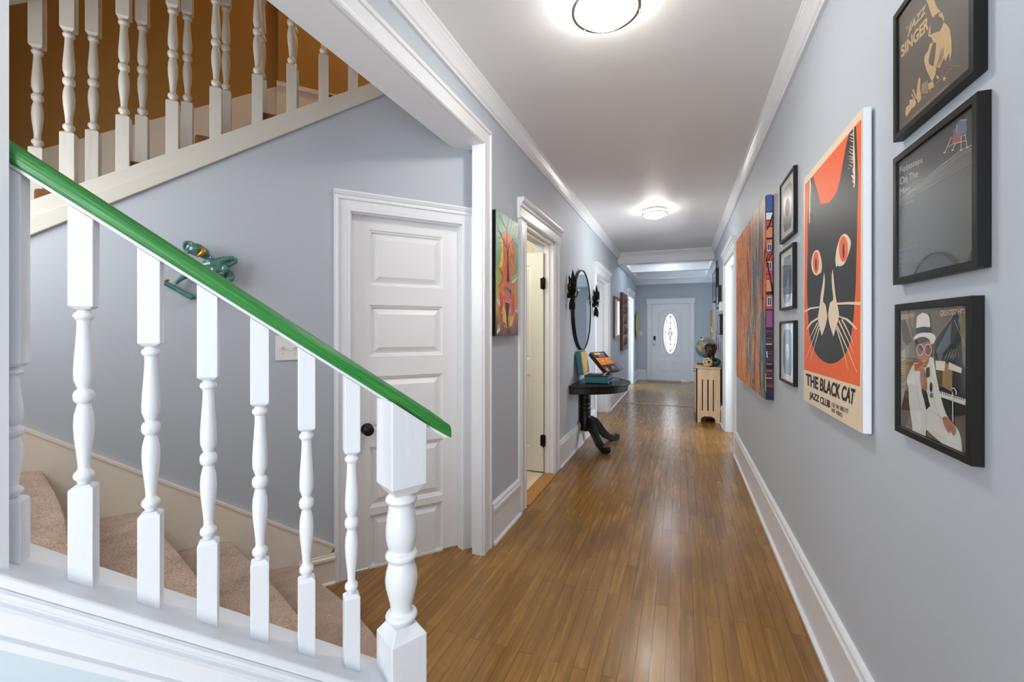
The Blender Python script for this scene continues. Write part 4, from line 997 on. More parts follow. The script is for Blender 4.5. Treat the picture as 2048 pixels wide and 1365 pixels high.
for p in ([(250, 815), (262, 810), (292, 890), (285, 905)], [(240, 860), (250, 855), (280, 905), (272, 910)], [(225, 910), (262, 900), (290, 930), (265, 980), (230, 990)], [(195, 975), (225, 950), (240, 1000), (200, 1060), (188, 1040)], [(395, 760), (440, 740), (450, 790), (400, 820)], [(470, 690), (480, 680), (495, 710), (480, 725)], [(535, 700), (560, 705), (550, 735), (530, 730)]):
    A.poly([l1(*q) for q in p], TANI, new=False)
A.k += 1
for k in range(16):
    x = 200+k*26+random.uniform(-6, 6); y = 1085-k*27+random.uniform(-20, 10); A.line([l1(x, y-40), l1(x+18, y-52)], .8, TANI)
for k in range(12): x = 580+k*9; A.line([l1(x, 600+random.uniform(-15, 15)), l1(x+5, 596)], .7, TANI)
A.text('ORIGINAL SONGS FROM THE MOTION PICTURE', l1(252, 1080), l1(580, 782), l1(580, 760), l1(250, 1056), TANI)
A.build('album_cover', t)
def l2(x, y): return (1770+x/3.327, 170+y/3.33)
t, A = album([(1788, 317), (1783, 571), (1954, 181.5), (1954, 536)], 'middle framed album, dark grey with a lunar lander and thin lettering', ink('album_slate', (84, 82, 78), .22))
PL = ink('album_silver', (196, 196, 186), .4)
A.poly([l2(78, 520), l2(580, 138), l2(580, 400), l2(470, 480), l2(300, 590), l2(160, 690), l2(78, 830)], ink('album_sky', (58, 58, 62), .3))
A.k += 1
for off, wd, c in ((0, 3.2, (112, 112, 106)), (22, 1.6, (128, 128, 120)), (36, 1.0, (100, 100, 96))):
    A.line([l2(80, 800+off), l2(160, 700+off), l2(260, 635+off), l2(400, 520+off), l2(500, 440+off), l2(578, 400+off)], wd, ink('album_arc%d' % off, c, .4))
A.text('Footsteps', l2(100, 602), l2(250, 528), l2(250, 476), l2(100, 548), PL); A.text('On The', l2(100, 668), l2(220, 610), l2(220, 563), l2(100, 618), PL); A.text('Moon', l2(100, 736), l2(196, 698), l2(196, 656), l2(100, 692), PL)
DIM = ink('album_dim_text', (130, 134, 134), .4)
A.text('The Flight of Apollo', l2(106, 778), l2(205, 738), l2(205, 724), l2(100, 764), DIM); A.text('11  July 16-24, 1969', l2(106, 812), l2(188, 780), l2(188, 764), l2(100, 796), DIM)
BLT = ink('album_blue_text', (96, 132, 150), .4)
for k, s_ in enumerate(('Produced in conjunction with', 'NASA. As it was broadcast on the', 'radio and television networks of the', 'American Broadcasting Companies')):
    A.text(s_, l2(96, 1112+k*36), l2((220, 240, 256, 258)[k], 1076+k*36), l2((220, 240, 256, 258)[k], 1060+k*36), l2(96, 1096+k*36), BLT)
LG = ink('lander_grey', (96, 110, 124), .4); LRD = ink('lander_red', (150, 84, 78), .4)
A.poly([l2(490, 235), l2(540, 225), l2(545, 290), l2(540, 330), l2(505, 325), l2(460, 332), l2(455, 300), l2(480, 280)], LG)
A.poly([l2(450, 335), l2(515, 322), l2(512, 385), l2(450, 395)], LRD)
A.k += 1
for pts in ([(445, 345), (415, 415), (400, 448)], [(450, 395), (540, 370)], [(470, 390), (452, 430)], [(508, 340), (508, 430)], [(535, 330), (548, 415)], [(415, 415), (450, 395)], [(512, 340), (540, 335)], [(480, 260), (480, 310)], [(500, 235), (548, 232)]): A.line([l2(*p) for p in pts], 1.2, PL)
for p in ((398, 450), (451, 434), (508, 434), (550, 417)): A.oval(*l2(*p), 2.6, 1, ink('lander_foot', (226, 222, 206), .4), new=False, n=10)
A.build('album_cover', t)
def l3(x, y): return (1770+x/3.59, 570+y/3.59)
t, A = album([(1790, 611), (1788, 862), (1941, 589.5), (1941, 932)], 'lowest framed album, seated person in a white suit and hat beside a piano', ink('album_room', (112, 100, 78), .35))
DK = ink('album_piano', (28, 28, 28), .25); SUIT = ink('album_suit', (214, 212, 204), .5); SKIN = ink('album_skin', (168, 112, 82), .5); PNK = ink('album_pink', (214, 176, 168), .4)
GRN = ink('album_curtain', (136, 132, 108), .5); GRY = ink('album_greyblue', (92, 100, 102), .4); BRO = ink('album_chair', (84, 62, 44), .5); LN = ink('album_linen', (176, 170, 152), .5)
A.poly([l3(98, 190), l3(98, 1025), l3(160, 1050), l3(165, 620), l3(180, 420), l3(220, 190)], GRN)
A.poly([l3(98, 560), l3(145, 545), l3(148, 740), l3(98, 900)], LN)
A.k += 1
for k in range(9): A.line([l3(100, 575+k*20), l3(145, 565+k*20)], .9, BRO)
A.poly([l3(99, 480), l3(146, 460), l3(150, 540), l3(99, 552)], LN)
A.poly([l3(105, 260), l3(150, 250), l3(195, 400), l3(160, 440), l3(130, 400)], BRO)
A.poly([l3(105, 900), l3(145, 760), l3(180, 760), l3(190, 900), l3(150, 1045), l3(100, 1020)], BRO)
A.poly([l3(365, 420), l3(470, 260), l3(510, 180), l3(592, 380), l3(592, 860), l3(400, 790), l3(370, 640)], DK)
A.poly([l3(395, 560), l3(370, 470), l3(420, 380), l3(480, 260), l3(470, 420), l3(430, 480)], GRY)
A.poly([l3(530, 240), l3(592, 200), l3(592, 640), l3(560, 560), l3(552, 400)], ink('album_leaf', (120, 122, 88), .5))
A.poly([l3(415, 640), l3(435, 560), l3(485, 580), l3(485, 770), l3(412, 730)], ink('album_paper_tan', (150, 122, 78), .5))
A.poly([l3(365, 545), l3(436, 550), l3(430, 620), l3(368, 610)], SUIT); A.poly([l3(462, 555), l3(556, 600), l3(550, 636), l3(458, 606)], SUIT, new=False)
A.k += 1
for x in (430, 450, 470, 490): A.line([l3(x, 540), l3(x+30, 460), l3(x+45, 520)], .6, LN)
A.line([l3(370, 375), l3(460, 260), l3(550, 150)], .9, LN); A.line([l3(500, 250), l3(592, 470)], .9, LN)
A.poly([l3(400, 765), l3(592, 825), l3(592, 870), l3(400, 805)], SUIT)
A.k += 1
for k in range(11): A.line([l3(408+k*16, 770+k*5), l3(408+k*16, 784+k*5)], 1.5, DK)
A.poly([l3(405, 808), l3(592, 872), l3(592, 1225), l3(560, 1215), l3(520, 1050), l3(430, 940)], DK)
A.poly([l3(500, 960), l3(592, 930), l3(592, 1225), l3(562, 1215), l3(530, 1080)], ink('album_floor', (92, 82, 68), .5))
# suit
A.poly([l3(215, 560), l3(180, 620), l3(160, 680), l3(172, 740), l3(178, 860), l3(200, 1010), l3(200, 1065), l3(295, 1105), l3(300, 1040), l3(390, 1120), l3(440, 1165), l3(560, 1215), l3(545, 1080), l3(500, 1000), l3(455, 950), l3(420, 860), l3(390, 740), l3(368, 620), l3(352, 525), l3(325, 515), l3(290, 560)], SUIT)
SH = ink('album_suit_fold', (188, 184, 174), .5)
A.k += 1
for pts in ([(225, 640), (235, 780), (260, 900)], [(180, 700), (215, 740)], [(330, 740), (370, 880), (400, 960)], [(300, 1030), (300, 920), (345, 900)], [(345, 905), (420, 970)], [(350, 1050), (440, 1110), (520, 1160)], [(200, 900), (240, 1000)], [(330, 560), (340, 640), (375, 740)]): A.line([l3(*p) for p in pts], 1.0, SH)
A.poly([l3(268, 740), l3(300, 760), l3(318, 830), l3(330, 870), l3(300, 900), l3(285, 830), l3(268, 770)], DK)
# head and hat
A.poly([l3(218, 395), l3(230, 480), l3(245, 560), l3(275, 600), l3(305, 590), l3(325, 530), l3(340, 470), l3(335, 385)], SKIN)
A.poly([l3(220, 400), l3(218, 470), l3(232, 520), l3(238, 430), l3(330, 400), l3(300, 370)], BRO)
A.poly([l3(208, 400), l3(215, 375), l3(250, 350), l3(320, 342), l3(360, 360), l3(372, 385), l3(355, 420), l3(335, 428), l3(325, 395), l3(290, 375), l3(250, 378)], ink('hat_white', (226, 222, 208), .5))
A.poly([l3(225, 350), l3(232, 270), l3(240, 225), l3(275, 200), l3(310, 212), l3(326, 245), l3(332, 345), l3(280, 345)], ink('hat_white', (226, 222, 208), .5), new=False)
A.poly([l3(224, 350), l3(227, 312), l3(280, 300), l3(332, 306), l3(334, 345), l3(280, 343)], DK)
for cx in (258, 316):
    A.oval(*l3(cx, 467), 28/3.59, 44/3.59, PNK); A.oval(*l3(cx, 467), 21/3.59, 36/3.59, ink('lens_tint', (110, 84, 76), .3))
A.oval(*l3(288, 548), 6, 2.4, ink('album_orange', (214, 150, 60), .5)); A.poly([l3(215, 570), l3(268, 560), l3(262, 620), l3(220, 620)], ink('album_rust', (196, 96, 46), .5))
# hands
A.poly([l3(262, 600), l3(278, 590), l3(296, 620), l3(302, 660), l3(308, 740), l3(300, 765), l3(270, 740), l3(258, 680)], SKIN)
A.k += 1
for k in range(3): A.line([l3(268+k*10, 612), l3(270+k*10, 670)], .5, BRO)
A.poly([l3(302, 600), l3(325, 590), l3(328, 660), l3(305, 670)], DK); A.oval(*l3(340, 795), 3.4, 5, ink('brooch_green', (84, 120, 98), .4)); A.oval(*l3(338, 735), 2.6, 10, DK)
A.poly([l3(420, 955), l3(445, 945), l3(490, 985), l3(512, 1030), l3(515, 1062), l3(498, 1085), l3(485, 1060), l3(478, 1045), l3(468, 1070), l3(455, 1050), l3(435, 1010)], SKIN)
A.k += 1
for k in range(3): A.line([l3(455+k*14, 1000+k*4), l3(472+k*14, 1050+k*4)], .5, BRO)
A.line([l3(497, 985), l3(495, 770)], 1.7, SUIT); A.line([l3(488, 745), l3(505, 742), l3(522, 765), l3(520, 790)], 2.2, SUIT)
A.text('ELTON JOHN', l3(124, 260), l3(214, 240), l3(214, 205), l3(124, 217), PNK, bold=.02, new=True, spacing=.9); A.text('GREATEST HITS', l3(404, 228), l3(586, 206), l3(586, 168), l3(404, 184), PNK, bold=.02, spacing=.9)
A.line([l3(98, 195), l3(300, 160), l3(592, 125)], 1.0, ink('album_red_edge', (160, 44, 50), .4))
A.build('album_cover', t)
# ================================================================ VIOLIN CANVAS (left wall)
xv = XL+.036
P_ = [at_x(u, v, xv) for u, v in ((992, 420), (992, 673), (1036, 446), (1036, 671))]
yn, yf = (P_[0][1]+P_[1][1])/2, (P_[2][1]+P_[3][1])/2; z0 = (P_[1][2]+P_[3][2])/2; z1 = (P_[0][2]+P_[2][2])/2
yf = min(yf, 2.945)
t = thing('canvas_painting', 'bright canvas painting of an orange violin with tree branches', 'painting', (XL, (yn+yf)/2, z0))
obj('stretched_canvas', slab(XL, xv-.001, yn, yf, z0, z1, M['black']), t, 'black side of the canvas', bevel=.003)
obj('painted_ground', slab(xv-.001, xv, yn, yf, z0, z1, M['vbg']), t)
A = Art(xv, 1); A.clip = (yn+.001, yf-.001, z0+.001, z1-.001)
def vv(x, y): return (975+x/5.057, 410+y/5.055)
VO = ink('violin_orange', (236, 120, 32), .35, vary=.18, bscale=20); VY = ink('violin_yellow', (236, 196, 50), .35, vary=.15, bscale=25); VR = ink('violin_red', (208, 56, 30), .35, vary=.2, bscale=25); VB = ink('violin_brown', (46, 26, 20), .4); VW = ink('violin_white', (232, 226, 208), .4)
A.poly([vv(190, 262), vv(150, 290), vv(132, 350), vv(138, 450), vv(130, 560), vv(112, 630), vv(150, 660), vv(165, 720), vv(150, 800), vv(100, 830), vv(128, 870), vv(120, 950), vv(122, 1060), vv(140, 1180), vv(175, 1240), vv(215, 1252), vv(255, 1220), vv(278, 1120), vv(274, 980), vv(268, 870), vv(282, 830), vv(250, 760), vv(248, 700), vv(280, 660), vv(268, 600), vv(280, 480), vv(275, 400), vv(250, 350), vv(235, 300)], VO)
A.poly([vv(150, 300), vv(134, 350), vv(140, 450), vv(132, 560), vv(115, 630), vv(150, 640), vv(160, 540), vv(155, 400)], VY)
A.poly([vv(165, 290), vv(200, 290), vv(200, 640), vv(170, 760), vv(165, 560), vv(158, 400)], ink('violin_coral', (240, 96, 52), .35, vary=.15, bscale=25))
A.poly([vv(112, 640), vv(150, 670), vv(163, 720), vv(148, 800), vv(100, 832), vv(135, 780), vv(145, 710)], VR)
A.poly([vv(125, 870), vv(160, 930), vv(150, 1100), vv(180, 1230), vv(140, 1180), vv(120, 1060)], VR)
A.poly([vv(245, 940), vv(270, 900), vv(274, 1060), vv(255, 1130), vv(238, 1080)], ink('violin_pink', (214, 70, 84), .35))
A.poly([vv(160, 1010), vv(185, 1090), vv(190, 1200), vv(160, 1180), vv(145, 1090)], VY); A.poly([vv(225, 1130), vv(262, 1120), vv(250, 1200), vv(225, 1230)], VY, new=False)
A.poly([vv(200, 520), vv(210, 520), vv(222, 780), vv(196, 780)], VB)
A.poly([vv(176, 830), vv(190, 780), vv(235, 800), vv(240, 900), vv(225, 990), vv(172, 970)], VR)
A.poly([vv(176, 820), vv(240, 860), vv(238, 900), vv(176, 860)], VB); A.poly([vv(178, 985), vv(222, 1000), vv(205, 1160), vv(222, 1320), vv(200, 1240), vv(186, 1120)], VB, new=False)
A.k += 1
for x in (184, 196, 208, 220): A.line([vv(x, 800), vv(x+2, 985)], .5, VW)
A.line([vv(176, 975), vv(222, 995)], .8, VW); A.line([vv(190, 790), vv(225, 785), vv(240, 880)], .5, VW)
for pts, wd in (([(205, 520), (195, 440), (150, 330), (110, 250), (88, 160)], [1.8, 1.3, 1, .7, .4]), ([(205, 520), (215, 400), (255, 350), (300, 335)], [1.6, 1.0, .8, .5]), ([(150, 330), (120, 270), (88, 265)], .7), ([(170, 370), (130, 330), (95, 330)], .6), ([(195, 440), (150, 380), (98, 390)], .6), ([(192, 420), (195, 250), (165, 200), (120, 110), (112, 60)], [1.2, .8, .6, .5, .3]), ([(195, 260), (215, 150), (210, 130)], .5), ([(225, 280), (245, 180), (250, 150)], .5), ([(250, 350), (285, 270), (302, 215)], .5), ([(250, 280), (270, 230), (302, 215)], .4), ([(165, 200), (130, 130), (90, 120)], .4), ([(255, 360), (285, 400), (302, 440)], .6), ([(105, 640), (135, 640), (150, 620)], .5), ([(100, 820), (130, 835), (155, 825)], .5), ([(250, 710), (285, 680), (270, 650)], .4)):
    A.line([vv(*p) for p in pts], wd, VB)
for (xa, ya, xb, yb, n_, st_) in ((245, 740, 302, 690, 6, 60), (92, 900, 126, 960, 4, 70), (278, 1030, 304, 1040, 3, 50), (92, 1230, 125, 1190, 5, 80)):
    A.poly([vv(xa, ya), vv(xb, yb), vv(xb, yb+st_), vv(xa, ya+st_)], VW)
    A.k += 1
    for k in range(n_):
        q = (k+.35)/n_; x_ = xa+(xb-xa)*q; y_ = ya+(yb-ya)*q; A.line([vv(x_, y_+2), vv(x_, y_+st_*.6)], .7, VB)
A.build('painted_violin', t)
# ================================================================ MIRROR + SCONCES
t = thing('round_mirror', 'large round mirror in a thin black frame above the half-round table', 'mirror', (XL, 5.07, 1.57))
R_ = .47; f = ((XL, 5.07, 1.57), (0, 1, 0), (0, 0, 1), (1, 0, 0))
e = MB(f); circ = [(R_*math.cos(2*math.pi*k/64), R_*math.sin(2*math.pi*k/64)) for k in range(64)]
e.sweep([(0, 0), (0, .036), (.002, .038), (.01, .038), (.012, .036), (.012, 0)], circ, M['black'], closed=True); obj('frame', e, t)
e = MB(f); e.prism([(x*.975, y*.975) for x, y in circ], .003, .03, M['mirror']); obj('mirror_glass', e, t)
def leaf(e, base, tip, wd, bow, m):
    """pointed, cupped leaf whose face looks along the hall"""
    B, T_ = Vector(base), Vector(tip); d = T_-B; L = d.length; d.normalize(); sd_ = Vector((.42, 0, .9)); sd_ = (sd_-d*sd_.dot(d)).normalized(); nn = d.cross(sd_)
    if nn.x > 0: nn = -nn
    n = 9; vs = []; fs = []
    for i in range(n):
        q = i/(n-1); w_ = wd*max(.04, math.sin(math.pi*min(1, q*.93+.07))**.8); o_ = bow*math.sin(math.pi*q)
        for r in (-1, -.5, 0, .5, 1): vs.append(B+d*(L*q)+sd_*(w_*r)+nn*(o_-r*r*wd*.5))
        for r in (1, .5, 0, -.5, -1): vs.append(B+d*(L*q)+sd_*(w_*r)+nn*(o_-r*r*wd*.5-.004))
    for i in range(n-1):
        for j in range(10): fs.append((i*10+j, i*10+(j+1) % 10, (i+1)*10+(j+1) % 10, (i+1)*10+j))
    fs.append(tuple(range(10))); fs.append(tuple((n-1)*10+j for j in range(10)))
    e.add(vs, fs, m, True)
def sconce(y, zc_, label, sgn):
    f = ((XL, y, zc_), (0, 1, 0), (0, 0, 1), (1, 0, 0)); t = thing('wall_sconce', label, 'wall sconce', (XL, y, zc_), 'leaf sconces beside the mirror')
    up = [((0, -.04, .05), (0, .235, .055), .022, .02), ((0, -.04, .05), (-.03, .17, .02), .022, .025), ((0, -.04, .05), (-.03, .15, .092), .022, .025),
          ((-.03, -.05, .045), (-.07, .08, .02), .022, .02), ((-.03, -.05, .055), (-.07, .08, .1), .022, .02)]
    dn = [((-.02, -.06, .05), (-.03, -.2, .028), .02, .015), ((-.02, -.06, .05), (-.03, -.21, .078), .02, .015), ((0, -.06, .05), (0, -.2, .05), .02, .02)]
    for bs, tp, w_, bow in up+dn:
        e = MB(f); leaf(e, bs, tp, w_, bow, M['bronze']); obj('leaf', e, t)
    e = MB(f); e.lathe([(0, .03), (.03, .03), (.035, .012), (.06, .01)], 0, -.04, M['iron'], axis='c', n=16)
    e.tube([(0, -.04, .05), (.03*sgn, -.06, .08), (.06*sgn, -.02, .09), (.06*sgn, .0, .09)], .006, M['iron'])
    e.lathe([(0, .02), (.004, .028), (.01, .028), (.012, .014), (.03, .014)], .06*sgn, .09, M['steel'], n=16); obj('candle_arm', e, t)
    return t
sconce(4.46, 1.74, 'bronze leaf wall sconce nearer the camera, left of the round mirror', 1)
sconce(5.83, 1.71, 'dark leaf wall sconce right of the round mirror', -1)
# ================================================================ HALF-ROUND TABLE
yc = 5.04; tb = thing('half_round_table', 'black half-round pedestal table against the left wall', 'table', (XL, yc, 0))
def half(rx, ry, n=40): return [(XL, yc-ry)]+[(XL+rx*math.cos(q), yc+ry*math.sin(q)) for q in [-math.pi/2+math.pi*k/n for k in range(n+1)]]+[(XL, yc+ry)]
e = MB(); e.prism(half(.575, .55), .725, .75, M['blackwood']); obj('tabletop', e, tb, bevel=.008, seg=3)
e = MB(); e.prism(half(.545, .52), .655, .726, M['blackwood']); obj('apron', e, tb, bevel=.004)
e = MB(((XL+.064, yc, 0), (1, 0, 0), (0, 0, 1), (0, -1, 0)))
e.lathe([(.66, .062), (.5, .062), (.49, .056), (.48, .064), (.465, .064), (.457, .057), (.44, .057), (.43, .065), (.415, .065), (.405, .058), (.39, .062), (.36, .065), (.34, .06), (.33, .066), (.2, .066), (.17, .056), (.16, .03)], 0, 0, M['blackwood'], n=28)
obj('pedestal', e, tb)
for dx, dy in ((.30, -.30), (.31, .36)):
    e = MB(); L = math.hypot(dx, dy); ux, uy = dx/L, dy/L; bx0, by0 = XL+.064, yc
    prof = [(.03, .32), (.08, .33), (.14, .3), (.19, .24), (.24, .165), (.3, .1), (.35, .07), (.39, .065), (.415, .078), (.435, .072), (.447, .045), (.435, .01), (.4, .0), (.36, .0), (.3, .016), (.24, .05), (.18, .115), (.12, .17), (.07, .19), (.03, .19)]
    f = ((bx0, by0, 0), (ux, uy, 0), (0, 0, 1), (uy, -ux, 0)); e = MB(f); e.prism([(a_*L/.42, b_) for a_, b_ in prof], -.03, .03, M['blackwood']); obj('leg', e, tb, bevel=.008, seg=3)
# record player
px0, px1, py0, py1, pz = -.99, -.73, 4.76, 5.06, .75
rp = thing('record_player', 'teal suitcase record player with open lid on the black table', 'record player', (-.86, 4.91, pz))
e = slab(px0, px1, py0, py1, pz+.006, pz+.078, M['tealcloth']); obj('case', e, rp, bevel=.008, seg=3)
e = slab(px0-.002, px1+.002, py0-.002, py1+.002, pz+.076, pz+.086, M['black']); deck = obj('deck', e, rp, bevel=.003)
e = MB(); e.lathe([(0, .03), (.001, .03)], 0, 0, M['black']) if False else None
e = MB(((-.87, 4.92, pz+.086), (1, 0, 0), (0, 0, 1), (0, -1, 0))); e.lathe([(0, .1), (.008, .1), (.01, .096)], 0, 0, M['vinyl'], n=32); e.lathe([(.01, .004), (.02, .003)], 0, 0, M['chrome'], n=10); obj('platter', e, deck)
e = MB(); e.tube([(-.77, 5.02, pz+.1), (-.765, 4.95, pz+.11), (-.78, 4.86, pz+.105), (-.8, 4.83, pz+.1)], .005, M['chrome']); e.lathe([(0, .01)], 0, 0, M['chrome']) if False else None
e.box(-.79, -.75, 5.01, 5.05, pz+.086, pz+.1, M['black']); e.box(-.79, -.765, 4.79, 4.82, pz+.086, pz+.1, M['chrome']); obj('tonearm', e, deck)
lidf = ((px0-.01, 0, pz+.09), (math.sin(math.radians(-8)), 0, math.cos(math.radians(-8))), (0, 1, 0), (-math.cos(math.radians(-8)), 0, math.sin(math.radians(-8))))
e = MB(lidf); e.box(0, .26, py0, py1, 0.0, .055, M['tealcloth']); lid = obj('lid', e, rp, bevel=.008, seg=3)
e = MB(lidf); e.box(.01, .25, py0+.008, py1-.008, -.012, .004, M['tan']); obj('lid_lining', e, lid, 'tan lining of the lid')
for x in (px0, px1):
    e = MB(); e.ell((x, py0, pz+.012), (.011, .011, .011), M['chrome'], n=10); obj('corner', e, rp, 'chrome corner guard')
for x in (px0+.02, px1-.02):
    for y in (py0+.02, py1-.02): e = MB(); e.tube([(x, y, pz), (x, y, pz+.008)], .008, M['black']); obj('foot', e, rp)
e = MB(); e.tube([(px1+.004, py0+.05, pz+.045), (px1+.02, py0+.07, pz+.045), (px1+.02, py1-.07, pz+.045), (px1+.004, py1-.05, pz+.045)], .006, M['black']); obj('handle', e, rp)
# LP stand and albums
al = math.radians(67); Ad = np.array([math.cos(al), math.sin(al), 0]); Nd = np.array([math.sin(al), -math.cos(al), 0])
Pb = np.array([-.795, 4.9, .872])+Ad*.045+np.array([0, .12, 0]); lean = np.array([0, 0, 1])*.70-Nd*.71; lean /= np.linalg.norm(lean); No = np.cross(Ad, lean)
Pb = np.array([-.79, 5.0, .868])
sf = (tuple(Pb), tuple(Ad), tuple(lean), tuple(No))
sd_ = thing('display_stand', 'clear acrylic stand holding album sleeves behind the record player', 'stand', (-.85, 5.12, .75))
e = MB(sf); e.box(-.02, .33, -.012, .2, -.034, -.030, M['acrylic']); e.box(-.02, .33, -.016, -.012, -.034, .03, M['acrylic']); e.box(.1, .33, -.016, .09, .026, .03, M['acrylic']); obj('rest', e, sd_)
bp = np.mean([Pb+Ad*.15], axis=0)
e = MB(((bp[0], bp[1], .75), tuple(Ad), tuple(Nd), (0, 0, 1))); e.box(-.15, .17, -.14, .06, 0, .004, M['acrylic']); e.box(-.01, .03, -.1, -.02, .004, .16, M['acrylic']); obj('base', e, sd_)
SL_ = [('album sleeve at the front of the stand with an orange fire picture', ink('sleeve_brown', (44, 34, 28), .3)), ('album sleeve second from the front of the acrylic stand', ink('sleeve_dark', (30, 30, 30), .4)), ('album sleeve third from the front of the acrylic stand', ink('sleeve_tan', (120, 92, 60), .5)), ('album sleeve at the back of the acrylic stand', ink('sleeve_darkbrown', (60, 42, 30), .4))]
for k, (lb, mm) in enumerate(SL_):
    c0 = -.006-.012*k; t = thing('album_sleeve', lb, 'record sleeve', tuple(Pb), 'album sleeves on the acrylic stand')
    e = MB(sf); e.box(0, .31, -.010+.004*k, .30-.002*k, c0-.003, c0, mm); e.box(.001, .309, -.0095+.004*k, .2995-.002*k, c0-.0022, c0-.0008, M['paper']) ; obj('sleeve', e, t)
    if k == 0:
        e = MB(sf); fire = ink('sleeve_fire', (240, 120, 30), .35, vary=.35, bscale=40)
        e.prism([(.06, .11), (.28, .11), (.27, .2), (.2, .21), (.1, .2)], 0, .0006-.006, fire) if False else None
        e.box(.02, .3, .1, .205, -.006, -.0056, fire)
        e.prism([(.03, .0), (.09, .0), (.1, .05), (.05, .06)], -.006, -.0055, ink('sleeve_pink', (200, 110, 100), .4))
        e.prism([(.14, .0), (.3, .0), (.3, .08), (.2, .07)], -.006, -.0055, ink('sleeve_grey', (90, 88, 84), .4))
        e.prism([(.17, .03), (.25, .04), (.24, .07), (.18, .06)], -.0056, -.0050, ink('sleeve_orange', (206, 104, 60), .4))
        for s_, x0_, x1_, z0_, z1_, c_ in (('RECORD', .06, .13, .255, .285, (230, 200, 40)), ('OF', .14, .18, .255, .285, (210, 206, 190)), ('SOUL', .19, .26, .255, .285, (60, 150, 190)), ('SESSIONS', .11, .24, .222, .246, (214, 60, 60))):
            e.box(x0_, x1_, z0_, z1_, -.0059, -.0056, ink('sleeve_block_%d%d%d' % c_, c_, .4))
        obj('cover_picture', e, t)
# ================================================================ FAR LEFT WALL PIECES
def wallpiece(u0, u1, vt, vb, xo): a = at_x(u0, vt, XL+xo); b_ = at_x(u1, vb, XL+xo); return a, b_
t = thing('picture_frame', 'narrow dark framed mirror on the left wall beyond the second doorway', 'picture', (XL, 8.0, 1.2))
frame_part(XL, XL+.035, 7.72, 8.36, 1.19, 1.93, .05, M['rim'], t, sgn=1)
frame_part(XL, XL+.038, 7.77, 8.31, 1.24, 1.88, .015, M['steel'], t, sgn=1, name='inner_trim')
obj('mirror_glass', slab(XL+.001, XL+.02, 7.785, 8.295, 1.255, 1.865, M['mirror']), t)
t = thing('carved_panel', 'tall carved brown wooden wall panel beside the narrow framed mirror', 'wall panel', (XL, 9.1, .9))
obj('panel_board', slab(XL, XL+.055, 8.66, 9.5, .93, 2.07, M['darkwood']), t, bevel=.004)
e = MB(((XL+.055, 9.08, 1.5), (0, 1, 0), (0, 0, 1), (1, 0, 0)))
for k in range(5):
    zc_ = -.42+k*.21
    e.tube([(-.25, zc_-.05, 0), (-.1, zc_+.05, .006), (.05, zc_-.03, .006), (.2, zc_+.06, .006), (.28, zc_, 0)], [.012, .022, .018, .022, .012], M['darkwood'], n=8)
    e.ell((.1*(-1)**k, zc_+.07, 0), (.05, .06, .018), M['darkwood'], n=14)
obj('carved_relief', e, t)
t = thing('woven_plate', 'round woven wall basket next to the last doorway on the left', 'wall basket', (XL, 11.9, 1.44))
e = MB(((XL, 11.83, 1.44), (0, 1, 0), (0, 0, 1), (1, 0, 0))); e.lathe([(.0, .2), (.03, .3), (.05, .34), (.055, .345), (.045, .32), (.025, .27), (.012, .15), (.01, .01)], 0, 0, M['basket'], axis='c', n=40); obj('woven_bowl', e, t)
e = MB(((XL, 11.83, 1.44), (0, 1, 0), (0, 0, 1), (1, 0, 0))); e.tube([(.345*math.cos(2*math.pi*k/40), .345*math.sin(2*math.pi*k/40), .052) for k in range(40)], .012, M['basket'], closed=True, n=8); obj('rim', e, t)
def plate(name, fr, a0, a1, b0, b1, n, label, parent_cat='light switch'):
    t = thing(name, label, parent_cat, tuple(np.array(fr[0])+np.array(fr[1])*(a0+a1)/2+np.array(fr[2])*b0))
    e = MB(fr); e.box(a0, a1, b0, b1, 0, .006, M['switch']); pl_ = obj('plate', e, t, bevel=.003)
    for k in range(n):
        a = a0+(a1-a0)*(k+.5)/n; zc_ = (b0+b1)/2
        e = MB(fr); e.box(a-.005, a+.005, zc_-.012, zc_+.012, .004, .008, M['switch']); e.hull8([(a-.0035, zc_-.004, .006), (a+.0035, zc_-.004, .006), (a+.0035, zc_-.004+.001, .018), (a-.0035, zc_-.003, .018), (a-.0035, zc_+.008, .006), (a+.0035, zc_+.008, .006), (a+.0035, zc_+.004, .02), (a-.0035, zc_+.004, .02)], M['switch']); obj('toggle', e, pl_)
    return t
plate('switch_plate', FF(), -1.075, -.945, 1.185, 1.305, 2, 'double switch plate on the wall left of the front door')
sA = on_w(551, 660, D_WALL)[0]; zB = on_w(551, 722, D_WALL)[1]
sp = plate('switch_plate', FW(D_WALL), sA, sA+.16, zB, zB+.125, 3, 'white triple switch plate on the stair wall below the green handrail')
for k, ch in enumerate('12'):
    e = MB(FW(D_WALL+.0062))
    V, F = glyphs(ch, .02); x0_ = sA+.16*(k+.5)/3+.004
    e.add([(x0_+v[0]*.004*(.6 if ch == '1' else 1), zB+.032+v[1]*.006, .0002) for v in V], F, INKB)
    obj('number', e, sp.children[0])
